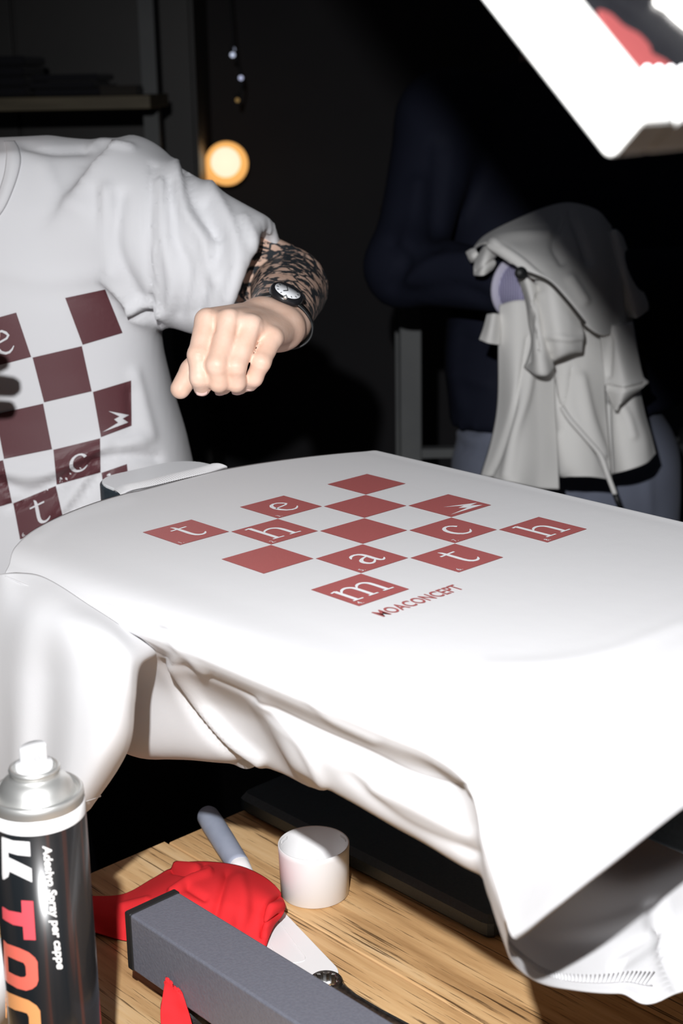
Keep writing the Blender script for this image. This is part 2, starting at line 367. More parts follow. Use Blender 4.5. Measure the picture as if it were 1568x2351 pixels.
# ================================================================== WORKBENCH
TZ = 0.75
def wood():
    m = mat('weathered oak', (0.4, 0.25, 0.13), 0.62, spec=0.25); N, L, b = nodes(m)
    g = noise(m, 5.0, 6, 0.6, stretch=(9.0, 0.55, 9.0)); f = noise(m, 22.0, 5, 0.65, stretch=(14.0, 0.35, 14.0)); w = noise(m, 3.0, 3, stretch=(1, 1, 1))
    oi = N.new('ShaderNodeObjectInfo')
    c1 = ramp(m, g.outputs['Fac'], [(0.30, (0.40, 0.22, 0.09)), (0.47, (0.66, 0.40, 0.185)), (0.60, (0.80, 0.53, 0.27)), (0.75, (0.86, 0.62, 0.37))])
    c2 = ramp(m, f.outputs['Fac'], [(0.36, (0.10, 0.075, 0.055)), (0.43, (1, 1, 1))])
    mx = N.new('ShaderNodeMix'); mx.data_type = 'RGBA'; mx.blend_type = 'MULTIPLY'; mx.inputs['Factor'].default_value = 0.85
    L.new(c1.outputs[0], mx.inputs[6]); L.new(c2.outputs[0], mx.inputs[7])
    hv = N.new('ShaderNodeHueSaturation'); mr = N.new('ShaderNodeMapRange'); mr.inputs['To Min'].default_value = 0.78; mr.inputs['To Max'].default_value = 1.15
    L.new(oi.outputs['Random'], mr.inputs['Value']); L.new(mr.outputs[0], hv.inputs['Value']); L.new(mx.outputs[2], hv.inputs['Color']); L.new(hv.outputs[0], b.inputs['Base Color'])
    ad = N.new('ShaderNodeMath'); ad.operation = 'ADD'; L.new(c2.outputs[0], ad.inputs[0]); L.new(g.outputs['Fac'], ad.inputs[1]); bump(m, ad.outputs[0], 0.5, 0.0012)
    return m
M_OAK = wood()
bench = Thing('workbench', 'weathered oak plank workbench under the printing press', 'workbench', (0.15, -0.5, 0), True)
EDGE_Y = 0.118
xs = [-0.62, -0.50, -0.385, -0.262, -0.150, -0.028, 0.092, 0.205, 0.322, 0.44, 0.56, 0.68]
for i, (x0, x1) in enumerate(zip(xs[:-1], xs[1:])):
    nseg = 14; ys = np.linspace(-1.35, EDGE_Y + random.uniform(-0.003, 0.003), nseg); V = []
    h = TZ - random.uniform(0, 0.0012)
    for y in ys:
        e0, e1 = x0 + 0.0006 + random.uniform(0, 0.0007), x1 - 0.0006 - random.uniform(0, 0.0007)
        V += [(e0, y, h - 0.045), (e1, y, h - 0.045), (e1, y, h - 0.0012), (e1 - 0.0012, y, h), (e0 + 0.0012, y, h), (e0, y, h - 0.0012)]
    F = [(a * 6 + k, a * 6 + (k + 1) % 6, a * 6 + 6 + (k + 1) % 6, a * 6 + 6 + k) for a in range(nseg - 1) for k in range(6)] + [tuple(range(6))[::-1], tuple((nseg - 1) * 6 + k for k in range(6))]
    F = [f[::-1] for f in F]
    bench.part('plank', V, F, M_OAK, smooth=False)
for x in (-0.54, 0.60):
    for y in (-1.27, 0.02): V, F = box((x - 0.035, y - 0.035, 0), (x + 0.035, y + 0.035, TZ - 0.046)); bevel(bench.part('leg', V, F, M_DARKWOOD, smooth=False), 0.004)
for y in (-1.27, 0.02): V, F = box((-0.5, y - 0.015, TZ - 0.13), (0.56, y + 0.015, TZ - 0.047)); bench.part('apron', V, F, M_DARKWOOD, smooth=False)

# ================================================================== PRINTING PRESS
PZ = 1.129
press = Thing('printing_press', 'grey and black screen printing press carrying the white topped board', 'printing press', (0.12, -0.55, TZ), True)
outl = round_poly([(-0.112, -0.475), (0.350, -0.475), (0.350, 0.02), (0.207, 0.095), (0.199, 0.201), (0.080, 0.201), (0.068, 0.095), (-0.112, 0.01)], [0.03, 0.03, 0.05, 0.05, 0.035, 0.035, 0.05, 0.05], 8)
V, F = prism(outl, PZ - 0.022, PZ - 0.0015); platen = bevel(press.part('platen_board', V, F, M_BLACKPL, smooth=False, label='black edged shirt board with a narrow neck end'), 0.003)
inn = outl + (np.array([0.12, -0.1]) - outl) * 0.012
V, F = prism(inn, PZ - 0.004, PZ); bevel(press.part('white_top', V, F, M_WHITELAM, platen, False), 0.001, 2)
BXL, BXR, BT, BB, BE = -0.1025, -0.0505, 0.8400, 0.7860, -0.0975
V, F = box((BXL, -1.0, BB), (BXR, BE, BT)); beam = bevel(press.part('base_beam', V, F, M_GREY, smooth=False, label='grey powder coated square base tube'), 0.0022)
V, F = box((BXL - 0.0006, BE - 0.001, BB - 0.0006), (BXR + 0.0006, BE + 0.0075, BT + 0.0006)); bevel(press.part('end_cap', V, F, M_BLACK, beam, False), 0.002)
prof = [(0.0, 0.0), (0.0255, 0.0), (0.0265, 0.003), (0.0262, 0.009), (0.024, 0.016), (0.019, 0.0225), (0.012, 0.026), (0.007, 0.0275), (0.007, BB - TZ), (0, BB - TZ)]
V, F = lathe(prof, 40, (-0.073, -0.138, TZ + 0.0003)); press.part('rubber_foot', V, F, mottled('black grained rubber', (0.014, 0.014, 0.015), (0.022, 0.022, 0.023), 900, 0.45, 0.5, 0.0006))
V, F = lathe(prof, 24, (-0.073, -0.93, TZ + 0.0003)); press.part('rubber_foot', V, F, M_BLACK)
V, F = box((0.085, -0.93, 0.985), (0.150, -0.02, PZ - 0.0225)); bevel(press.part('platen_arm', V, F, M_BLACKPL, smooth=False), 0.003)
V, F = box((0.07, -0.97, TZ + 0.0003), (0.17, -0.87, 1.25)); bevel(press.part('column', V, F, M_GREY, smooth=False), 0.004)
V, F = box((BXR, -0.95, BB), (0.07, -0.89, BT)); bevel(press.part('cross_beam', V, F, M_GREY, smooth=False), 0.002)

plate = solo('base_plate', *prism(round_poly([(0.186, -0.247), (0.46, -0.247), (0.46, 0.118), (0.186, 0.118)], 0.012, 3), TZ + 0.0003, TZ + 0.024), M_BLACKPL, 'flat black slab with chamfered edges lying on the bench beneath the shirt', 'plate', (0.32, -0.07, TZ), True, False)
bevel(plate, 0.006, 1)

# ================================================================== SCREEN
FD = 0.53; FC = at(1393, 368, FD)                                     # lower outer corner of the raised screen
fa_c = np.array([-0.52740, -0.80194, 0.28059]); fb_c = np.array([0.67910, -0.23878, 0.69412]); fb_c -= (fb_c @ fa_c) * fa_c; fb_c /= np.linalg.norm(fb_c)
fa = CW @ fa_c; fb = CW @ fb_c
fn = np.cross(fa, fb); fn = fn if fn @ (CAM - FC) > 0 else -fn
FT, FWD, LA, LB = 0.0199, 0.0243, 0.42, 0.32
def fpt(a, b, n): return FC + np.asarray(a)[..., None] * fa + np.asarray(b)[..., None] * fb + np.asarray(n)[..., None] * fn
def fbox(a0, a1, b0, b1, n0, n1):
    V, F = box((a0, b0, n0), (a1, b1, n1)); return fpt(V[:, 0], V[:, 1], V[:, 2]), F
def fpx(u, v, n):
    """frame coordinates (a, b) of the point of the plane at height n seen at (u, v)"""
    d = ray(u, v); o = FC + fn * n; p = CAM + d * (((o - CAM) @ fn) / (d @ fn)); return ((p - FC) @ fa, (p - FC) @ fb)
scr = Thing('printing_screen', 'white framed printing screen with red ink, tilted up at the upper right', 'screen', FC)
for q in ((0, LA, 0, FWD), (0, LA, LB - FWD, LB), (0, FWD, FWD, LB - FWD), (LA - FWD, LA, FWD, LB - FWD)):
    V, F = fbox(*q, 0, FT); bevel(scr.part('frame_bar', V, F, M_FRAME, smooth=False), 0.003)
M_MESH = mottled('dark emulsion', (0.010, 0.010, 0.012), (0.016, 0.016, 0.018), 40, 0.25)
MH = FT - 0.009
V, F = fbox(FWD - 0.003, LA - FWD + 0.003, FWD - 0.003, LB - FWD + 0.003, MH - 0.002, MH); mesh_p = scr.part('mesh', V, F, M_MESH, smooth=False)
def film(name, pts, h, m):
    P = crom(np.array([fpx(u, v, MH + h) for u, v in pts]), 48, True); V, F = prism(P, MH + 0.0002, MH + h); V = fpt(V[:, 0], V[:, 1], V[:, 2]); return scr.part(name, V, F, m, mesh_p, False)
film('red_ink', [(1372, 28), (1400, 30), (1432, 58), (1468, 78), (1492, 105), (1498, 122), (1530, 140), (1556, 168), (1500, 172), (1455, 165), (1420, 110)], 0.0008, mat('wet ink film', (0.20, 0.045, 0.045), 0.35))
film('tape', [(1506, -12), (1540, 26), (1580, 62), (1660, 120), (1720, 60), (1660, -60), (1580, -100)], 0.0015, M_FRAME)
for k in range(5):
    a_, b_ = fpx(1486 + 27 * k, 160, MH + 0.002); V, F = lathe([(0, -0.0016), (0.0012, -0.0011), (0.0017, 0), (0.0012, 0.0011), (0, 0.0016)], 12)
    scr.part('glint_dot', V + fpt(a_, b_, MH + 0.002), F, M_WHITEPL)  # white dots modelled in place of reflections along the mesh edge
V, F = tube([b2w((0.12, -0.92, 1.22)), b2w((0.2, -0.80, 1.36)), fpt(-0.012, LB * 0.75, FT / 2), fpt(0.01, LB * 0.75, FT / 2)], 0.012); press.part('screen_arm', w2b(V), F, M_GREY)

# ================================================================== SHIRT ON THE BOARD
SZ = PZ + 0.0025
shirt = Thing('tshirt', 'white T-shirt with fresh red chequer print stretched over the board', 't-shirt', (0.12, -0.2, PZ), True)
# control loops: far underside, far side, top from far to near, near side, near underside. Columns carry (x, z); rows run from hem to shoulder.
TOPX = [0.354, 0.335, 0.27, 0.19, 0.11, 0.03, -0.05, -0.098]
def loop(y, far, top_z, side, under):
    """far: 3 points (x,z) going up; side: fold, side, seam points; under: back layer from seam to the far side"""
    L = [(x, y, z) for x, z in far] + [(x, y, z) for x, z in zip(TOPX, top_z if hasattr(top_z, '__len__') else [SZ - 0.002] + [SZ] * 7)]
    return L + [(x, y, z) for x, z in side] + [(x, y, z) for x, z in under]
FAR = [(0.372, 1.02), (0.374, 1.07), (0.368, 1.11)]
rows = []
# hem: the front layer falls over the board's end; the back layer hangs below, its opening towards the camera
HP = lambda u, v, y: tuple(w2b(on_by(u, v, y)))
hem = [(0.365, -0.52, 1.00), (0.372, -0.53, 1.02), (0.37, -0.54, 1.045), (0.35, -0.545, 1.06), (0.33, -0.548, 1.065), (0.27, -0.55, 1.070), (0.19, -0.55, 1.070), (0.11, -0.55, 1.063), (0.03, -0.548, 1.056), (-0.05, -0.546, 1.043), (-0.10, -0.545, 1.034),
       (-0.133, -0.545, 1.030), (-0.138, -0.541, 1.040), HP(1163, 2140, -0.530), HP(1172, 2205, -0.510), HP(1225, 2252, -0.500), HP(1300, 2272, -0.500), HP(1420, 2281, -0.510), HP(1570, 2262, -0.530), (0.31, -0.53, 0.95)]

rows.append(hem)
h2 = [(0.368, -0.505, 1.01), (0.374, -0.51, 1.035), (0.372, -0.522, 1.07), (0.352, -0.528, 1.085), (0.332, -0.530, 1.093), (0.27, -0.532, 1.096), (0.19, -0.532, 1.097), (0.11, -0.532, 1.096), (0.03, -0.532, 1.094), (-0.05, -0.534, 1.088), (-0.105, -0.536, 1.082),
      (-0.144, -0.536, 1.088), (-0.149, -0.532, 1.090), (-0.141, -0.525, 1.073), (-0.115, -0.505, 1.040), (-0.084, -0.488, 1.002), (-0.03, -0.48, 0.948), (0.06, -0.485, 0.915), (0.17, -0.50, 0.91), (0.31, -0.52, 0.97)]
rows.append(h2)
h3 = [(0.370, -0.485, 1.015), (0.374, -0.49, 1.05), (0.37, -0.50, 1.095), (0.354, -0.504, 1.112), (0.334, -0.506, 1.118), (0.27, -0.507, 1.121), (0.19, -0.507, 1.122), (0.11, -0.507, 1.122), (0.03, -0.507, 1.121), (-0.05, -0.508, 1.119), (-0.105, -0.510, 1.116),
      (-0.132, -0.508, 1.116), (-0.131, -0.506, 1.108), (-0.123, -0.503, 1.098), (-0.108, -0.49, 1.060), (-0.090, -0.48, 1.026), (-0.04, -0.475, 0.97), (0.06, -0.478, 0.935), (0.19, -0.485, 0.93), (0.31, -0.50, 0.985)]
rows.append(h3)
U = lambda *q: list(q)
def sx(u, v, x): p = w2b(on_bx(u, v, x)); return (p[0], p[2])
seam_px = crom(np.array([(347, 1489), (450, 1540), (560, 1590), (700, 1660), (850, 1725), (950, 1775), (1030, 1797), (1085, 1802)], float), 200)
seam_b = np.array([w2b(on_bx(u, v, -0.106)) for u, v in seam_px])
def seam_at(y): i = int(np.argmin(np.abs(seam_b[:, 1] - y))); return (seam_b[i, 0], seam_b[i, 2])
lipA = np.array([w2b(on_bx(u, v, -0.088)) for u, v in crom(np.array([(610, 1747), (700, 1785), (800, 1832), (1000, 1947), (1115, 2017), (1160, 2045)], float), 120)])
lipB = np.array([w2b(on_bx(u, v, -0.052)) for u, v in crom(np.array([(60, 1716), (285, 1725), (440, 1735), (600, 1752)], float), 120)])
def lip_at(L, y): i = int(np.argmin(np.abs(L[:, 1] - y))); return (L[i, 0], L[i, 2])
def near_side(y, sm=None):
    s_ = sm or seam_at(y); return [(-0.121, 1.122), (-0.1215, 1.1125), s_]
def hang(y, L, xb, zb):
    l = lip_at(L, y); return [(xb, zb), l, (l[0] + 0.07, l[1] - 0.022), (0.08, min(0.955, l[1] - 0.035)), (0.2, 0.95), (0.31, 1.0)]
rows.append(loop(-0.465, FAR, [SZ - .003] + [SZ - 0.001] * 7, near_side(-0.465), hang(-0.465, lipA, -0.110, 1.066)))
rows.append(loop(-0.42, FAR, 0, near_side(-0.42), hang(-0.42, lipA, -0.110, 1.068)))
rows.append(loop(-0.36, FAR, 0, near_side(-0.36), hang(-0.36, lipA, -0.109, 1.070)))
rows.append(loop(-0.31, FAR, 0, near_side(-0.31), hang(-0.31, lipA, -0.106, 1.072)))
rows.append(loop(-0.27, FAR, 0, near_side(-0.27), hang(-0.27, lipB, -0.093, 1.070)))
rows.append(loop(-0.24, FAR, 0, near_side(-0.24), hang(-0.24, lipB, -0.078, 1.058)))
rows.append(loop(-0.20, FAR, 0, near_side(-0.205), hang(-0.20, lipB, -0.070, 1.05)))
rows.append(loop(-0.14, FAR, 0, [(-0.121, 1.123), (-0.126, 1.117), (-0.116, 1.108)], hang(-0.14, lipB, -0.070, 1.045)))
rows.append(loop(-0.07, FAR, 0, [(-0.120, 1.126), (-0.129, 1.121), (-0.127, 1.114)], hang(-0.07, lipB, -0.070, 1.04)))
rows.append(loop(-0.03, FAR, 0, [(-0.120, 1.126), (-0.130, 1.122), (-0.130, 1.116)], hang(-0.03, lipB, -0.070, 1.035)))
ye = [0.05, 0.05, 0.055, 0.062, 0.073, 0.102, 0.121, 0.1185, 0.111, 0.083, 0.047, 0.022, 0.012, 0.004, 0.04, 0.06, 0.07, 0.07, 0.07, 0.06]
last = [list(p) for p in rows[-1]]; mid = [list(p) for p in rows[-1]]
for k, y in enumerate(ye): last[k][1] = y; mid[k][1] = -0.03 + (y + 0.03) * 0.55
rows.append(mid); rows.append(last)
G = np.array(rows, float)
V, F = sheet(G, 190, 300, closed=True)
W = b2w(V); Uv = pix(W)
shirt_folds = [([(690, 1580), (760, 1650), (860, 1700)], 10, 0.0012), ([(620, 1640), (720, 1720), (900, 1800)], 14, -0.0022), ([(600, 1610), (690, 1710), (740, 1800)], 12, 0.0025),
    ([(860, 1810), (960, 1860), (1080, 1920)], 16, 0.0018), ([(800, 1780), (930, 1890), (1090, 1960)], 12, -0.0018),
    ([(380, 1450), (430, 1510), (470, 1545)], 9, 0.0022), ([(345, 1405), (395, 1455), (440, 1530)], 9, -0.0014),
    ([(400, 1520), (470, 1625), (530, 1695), (600, 1745)], 12, 0.006), ([(375, 1520), (450, 1640), (520, 1720), (580, 1760)], 10, -0.004),
    ([(1035, 1675), (1060, 1705), (1075, 1760)], 11, -0.005), ([(1000, 1690), (1030, 1705)], 18, -0.003),
    ([(1120, 1530), (1260, 1525), (1400, 1500), (1568, 1435)], 16, 0.0011), ([(1180, 1590), (1300, 1625), (1440, 1625), (1568, 1612)], 14, 0.0013),
    ([(1150, 1950), (1230, 1890), (1330, 1850)], 26, 0.002), ([(1090, 1640), (1130, 1750), (1150, 1900)], 24, 0.002),
    ([(90, 1230), (160, 1180), (300, 1140)], 14, 0.001), ([(250, 1395), (380, 1450), (560, 1530)], 8, 0.0008),
    ([(1420, 2220), (1480, 2180), (1505, 2150)], 12, 0.006), ([(1500, 2080), (1530, 2200), (1560, 2260)], 14, -0.006)]
V = folds(V, F, shirt_folds, world=False, outward=False)
# raised side seam and the soft slackness of the hanging cloth
sd = seg_dist(Uv, crom(np.array([(347, 1488), (450, 1540), (560, 1590), (700, 1660), (850, 1725), (950, 1775), (1030, 1797), (1085, 1800)], float), 60))
N = normals(V, F); below = np.clip((1.115 - V[:, 2]) / 0.03, 0, 1)
near = (V[:, 0] < -0.085)
V = V + N * (np.where(near, 0.0011 * np.exp(-(sd / 5.0) ** 2), 0) + below * wob(V, 0.0009, 60, 3))[:, None]
body = shirt.part('body', V, F, M_TEE)
solidify(body, 0.0012, 0)
BODY_V, BODY_F = V, F

# near sleeve
def bx(u, v, x): return on_bx(u, v, x)
bvh_b = BVHTree.FromPolygons([tuple(v) for v in BODY_V], [tuple(f) for f in BODY_F])
def on_body(u, v, x):
    o_ = w2b(CAM); v -= 5; d_ = ray(u, v) @ BM.T; d_ /= np.linalg.norm(d_); h_ = bvh_b.ray_cast(Vector(o_), Vector(d_))[0]
    return b2w(np.array(h_) - d_ * 0.0030) if h_ and abs(h_.x - x) < 0.05 else on_bx(u, v, x)
S = []
S.append([on_body(-160, 1392, -.132), on_body(-70, 1336, -.132), on_body(0, 1324, -.134), on_body(50, 1322, -.136), on_body(100, 1331, -.1375), on_body(168, 1372, -.1375), on_body(260, 1430, -.128), on_body(346, 1489, -.112), bx(350, 1500, -.095), bx(250, 1440, -.09), bx(100, 1380, -.08), bx(-60, 1380, -.09)])
S.append([bx(-200, 1440, -.135), bx(-70, 1425, -.15), bx(0, 1420, -.157), bx(55, 1420, -.160), bx(105, 1425, -.160), bx(175, 1445, -.160), bx(262, 1480, -.154), bx(312, 1524, -.142), bx(316, 1530, -.12), bx(230, 1500, -.09), bx(100, 1470, -.075), bx(-60, 1460, -.09)])
S.append([bx(-210, 1560, -.135), bx(-80, 1560, -.163), bx(0, 1555, -.170), bx(50, 1555, -.173), bx(110, 1560, -.170), bx(180, 1570, -.173), bx(255, 1590, -.168), bx(303, 1610, -.150), bx(304, 1612, -.13), bx(220, 1590, -.095), bx(100, 1570, -.08), bx(-60, 1560, -.095)])
S.append([bx(-220, 1700, -.135), bx(-90, 1705, -.17), bx(0, 1705, -.177), bx(45, 1705, -.181), bx(105, 1708, -.176), bx(175, 1715, -.180), bx(240, 1720, -.174), bx(286, 1722, -.152), bx(286, 1720, -.13), bx(200, 1700, -.095), bx(90, 1690, -.08), bx(-70, 1690, -.095)])
S.append([bx(-230, 1850, -.135), bx(-100, 1875, -.165), bx(0, 1890, -.181), bx(40, 1893, -.185), bx(85, 1893, -.180), bx(130, 1885, -.184), bx(172, 1875, -.174), bx(203, 1861, -.155), bx(205, 1855, -.13), bx(150, 1845, -.10), bx(60, 1840, -.085), bx(-80, 1830, -.10)])
V, F = sheet(np.array(S), 90, 150, closed=True)
V = folds(V, F, [([(140, 1420), (125, 1520), (95, 1640), (72, 1730)], 9, -0.003), ([(165, 1420), (150, 1540), (118, 1650), (100, 1740)], 12, 0.002), ([(330, 1490), (250, 1480), (200, 1470)], 8, 0.0015), ([(335, 1500), (260, 1520), (225, 1600)], 10, -0.0018),
    ([(240, 1500), (255, 1570), (230, 1660)], 12, 0.002), ([(300, 1560), (262, 1640), (215, 1740)], 11, 0.0015), ([(222, 1640), (190, 1720), (160, 1770)], 5, -0.0015), ([(0, 1340), (100, 1347), (165, 1388), (255, 1443), (335, 1497)], 6, 0.0010)])
V = V + normals(V, F) * wob(V, 0.0012, 55, 5)[:, None]
slv = shirt.part('sleeve', w2b(V), F, M_TEE); solidify(slv, 0.0011, 0)
hemline = crom(crom(np.array(S), 90)[84], 120, True); N_ = np.array([0, 0, 1.0])
V, F = tube(hemline + (hemline - hemline.mean(0)) * 0.003, 0.0007, 6, True); shirt.part('stitching', w2b(V), F, M_TEE, slv)
# far sleeve, hanging behind the board
S = []
for k, (zz, xo, w) in enumerate(((1.108, 0.372, 1.0), (1.07, 0.40, 1.0), (1.0, 0.42, 0.95), (0.93, 0.425, 0.85))):
    S.append([(0.372 + (xo - 0.372) * 0.2 + 0.05 * (k > 0) * math.sin(t) * 0.3 + (xo - 0.372) * (0.5 + 0.5 * math.cos(t)), -0.08 + 0.105 * w * math.sin(t), zz - 0.01 * math.cos(t)) for t in np.linspace(0, 2 * math.pi, 12, endpoint=False)])
V, F = sheet(np.array(S), 40, 80, closed=True); solidify(shirt.part('sleeve', V, F, M_TEE), 0.0011, 0)
# rib collar around the neck edge
col = crom(np.array([(0.199, 0.131, SZ - .004), (0.195, 0.124, SZ + .0008), (0.17, 0.1195, SZ + .0016), (0.135, 0.1185, SZ + .002), (0.10, 0.1195, SZ + .0016), (0.078, 0.1235, SZ + .0008), (0.070, 0.131, SZ - .004)]), 160)
inn = col.copy(); inn[:, 1] += 0.017; inn[:, 0] += (0.135 - inn[:, 0]) * 0.05; inn[:, 2] += 0.0006
V = []; nr = 7
for i in range(160):
    for k in range(nr):
        f = k / (nr - 1); p = col[i] * (1 - f) + inn[i] * f; p = p + (0, 0, 0.0013 * math.sin(math.pi * f) + (0.0005 if i % 2 else 0)); V.append(p)
cl = shirt.part('rib_collar', V, grid_faces(160, nr, flip=True), M_TEE, smooth=False); solidify(cl, 0.0015, 0)
# hem stitching inside the back layer
hv = crom(np.array(rows[0], float), 300, True); hb = crom(np.array(rows[1], float), 300, True)
st = []
for k in range(196, 262):
    p0 = hv[k] * 0.80 + hb[k] * 0.20; p1 = hv[k + 1] * 0.62 + hb[k + 1] * 0.38; up = np.array([0.10, -0.56, 1.03]) - p0; up *= 0.0016 / np.linalg.norm(up)
    st.append(tube([p0 + up, p1 + up], 0.0005, 5)); st.append(tube([p0 + up, hv[k + 2] * 0.80 + hb[k + 2] * 0.20 + up], 0.0005, 5))
V, F = join(*st); shirt.part('hem_stitching', V, F, M_TEE)['kind'] = 'stuff'
# print: squares of 55 mm, lying on the flat top
SQ = 0.055
def on_shirt(P, lvl):
    out = []
    for x, y in P:
        h = bvh_b.ray_cast(Vector((x * SQ, -y * SQ, 1.3)), Vector((0, 0, -1)))[0]; z = h.z if h else SZ
        out.append((x * SQ, -y * SQ, z + 0.0012 + 0.0003 * (lvl - 1)))
    return out
print_chequer(shirt, None, on_shirt, M_INK, M_PAPERWHITE, TILES, 0.3, None, True)

# ================================================================== SPRAY CANS
CC = at(83, 1811, 1.025); CCx, CCy = CC[0], CC[1]; CR = 0.0325; CT = CC[2]
can = Thing('spray_can', 'black adhesive spray can with white nozzle and red to orange lettering', 'spray can', (CCx, CCy, TZ))
def can_black():
    m = mat('black lacquered tin', (0.012, 0.013, 0.015), 0.22, 0.0, 0.6); N, L, b = nodes(m)
    t = noise(m, 7, 3, stretch=(9, 9, 0.25)); r = ramp(m, t.outputs['Fac'], [(0.42, (0.010, 0.012, 0.014)), (0.60, (0.020, 0.018, 0.018)), (0.70, (0.10, 0.03, 0.018))])
    L.new(r.outputs[0], b.inputs['Base Color']); b.inputs['Coat Weight'].default_value = 0.4; b.inputs['Coat Roughness'].default_value = 0.08; return m
M_CAN = can_black(); c0 = (CCx, CCy, 0)
V, F = lathe([(0.028, TZ + 0.0012), (CR - 0.0012, TZ + 0.0012), (CR, TZ + 0.003), (CR, CT - 0.0185)], 72, c0); can_body = can.part('can_body', V, F, M_CAN, label='black printed tin wall')
V, F = lathe([(CR + 0.00005, CT - 0.0186), (CR + 0.00005, CT - 0.0095), (CR - 0.0004, CT - 0.0088)], 72, c0, False); can.part('white_band', V, F, mat('white lacquer', (0.85, 0.85, 0.86), 0.25), can_body)
V, F = lathe([(CR - 0.0005, CT - 0.0088), (CR - 0.0003, CT - 0.0045), (CR - 0.0006, CT - 0.0012), (CR - 0.0022, CT + 0.0004), (CR - 0.0040, CT - 0.001), (CR - 0.0046, CT - 0.004), (0.0265, CT - 0.002), (0.0245, CT + 0.0035), (0.0215, CT + 0.0078), (0.0182, CT + 0.0102), (0.0163, CT + 0.0112), (0.0160, CT + 0.0125), (0.0172, CT + 0.0138), (0.0176, CT + 0.0155), (0.0170, CT + 0.0172), (0.0152, CT + 0.0178), (0.0138, CT + 0.0165), (0.0132, CT + 0.013), (0.009, CT + 0.012), (0.0, CT + 0.012)], 72, c0, False)
can.part('dome', V, F, M_STEEL, label='bare steel shoulder and valve ring')
V, F = lathe([(0.0, CT + 0.012), (0.0128, CT + 0.0125), (0.0128, CT + 0.0185), (0.0122, CT + 0.0200), (0.0098, CT + 0.0208), (0.0094, CT + 0.0225), (0.0092, CT + 0.0310), (0.0086, CT + 0.0322), (0, CT + 0.0325)], 40, c0, False)
V = V.copy(); top = V[:, 2] > CT + 0.029; V[top, 2] += (V[top, 0] - CCx) * 0.13
noz = can.part('nozzle', V, F, M_WHITEPL)
nd = np.array([0.45, -0.88, 0]); nd /= np.linalg.norm(nd)
V, F = lathe([(0, 0.0), (0.0008, 0.0), (0.0009, 0.0004), (0.0022, 0.0004), (0.0024, 0.0)], 20); can.part('spray_hole', orient(V, nd, c=np.array([CCx, CCy, CT + 0.0265]) + nd * 0.0092), F, mat('grey plastic', (0.45, 0.45, 0.46), 0.5), noz)
def can_hit(u, v, r):
    d = ray(u, v); ox, oy = CAM[0] - CCx, CAM[1] - CCy; a = d[0] ** 2 + d[1] ** 2; b = 2 * (ox * d[0] + oy * d[1]); c = ox * ox + oy * oy - r * r; D = b * b - 4 * a * c
    t = (-b - math.sqrt(max(D, 0))) / (2 * a); return CAM + t * d
def wrap(P, k=0): return [can_hit(u, v, CR + 0.00025 + 0.0001 * k) for u, v in P]
def cpx(L): return [(x / 4.991, 1880 + y / 4.991) for x, y in L]
def lerpmat(name, c): return mat(name, c, 0.25, spec=0.5)
for nm, loops, c in (('letter', [[(340, 265), (348, 430), (200, 415), (95, 385), (98, 440), (362, 570), (369, 728), (110, 605), (95, 665), (50, 695), (30, 692), (24, 640), (18, 230), (22, 205), (150, 250)]], (0.85, 0.85, 0.86)),
                     ('letter', [[(243, 935), (380, 943), (410, 1390), (273, 1385), (262, 1235), (150, 1215), (60, 1165), (30, 1140), (24, 1010), (30, 1005), (100, 1050), (250, 1080)]], (0.80, 0.10, 0.13)),
                     ('letter', [[(40, 1385), (80, 1430), (220, 1480), (330, 1530), (400, 1590), (430, 1640), (440, 1850), (420, 1910), (370, 1950), (300, 1970), (200, 1945), (90, 1880), (52, 1835), (46, 1700)], [(87, 1572), (98, 1750), (170, 1790), (240, 1815), (285, 1812), (300, 1790), (293, 1690), (270, 1650), (200, 1625)]], (0.80, 0.16, 0.12)),
                     ('letter', [[(60, 1955), (100, 1990), (220, 2040), (330, 2080), (420, 2140), (460, 2200), (478, 2480), (340, 2480), (330, 2270), (310, 2230), (250, 2210), (170, 2190), (78, 2140), (75, 2290), (66, 2270)]], (0.80, 0.36, 0.14))):
    V, F = poly2([cpx(l) for l in loops], 6.0); can.part(nm, wrap(V), F, lerpmat('can letter ' + str(round(c[1], 2)), c), can_body, False)
V, F, w = text2('Adesivo Spray per cappe', 0.012, 1.0)
# line of small type running down the can, emboldened: baseline on the left, letter tops to the right
sh = [(dx, dy) for dx in (-0.55, 0.55) for dy in (-0.45, 0.45)]
V, F = join(*[(np.array(wrap([(91.5 + (x / w) * 282 * 0.118 + y * 26 + dx, 1943 + (x / w) * 282 + dy) for x, y in V], 0.5 * k)), F) for k, (dx, dy) in enumerate(sh)])
can.part('small_lettering', V, F, mat('white print', (0.9, 0.9, 0.9), 0.3), can_body, False)
c1 = np.array([-0.302, 1.005, TZ]); c1[:2] = at(-58, 2262, 1.13)[:2]
jar = Thing('tin', 'short white and black tin half hidden behind the spray can', 'tin', c1)
V, F = lathe([(0.029, TZ + 0.001), (0.03, TZ + 0.003), (0.03, TZ + 0.085)], 40, (c1[0], c1[1], 0)); jar.part('tin_wall', V, F, M_CAN)
V, F = lathe([(0.0302, TZ + 0.085), (0.0302, TZ + 0.132), (0.028, TZ + 0.136), (0.0, TZ + 0.136)], 40, (c1[0], c1[1], 0)); jar.part('lid', V, F, M_WHITEPL)

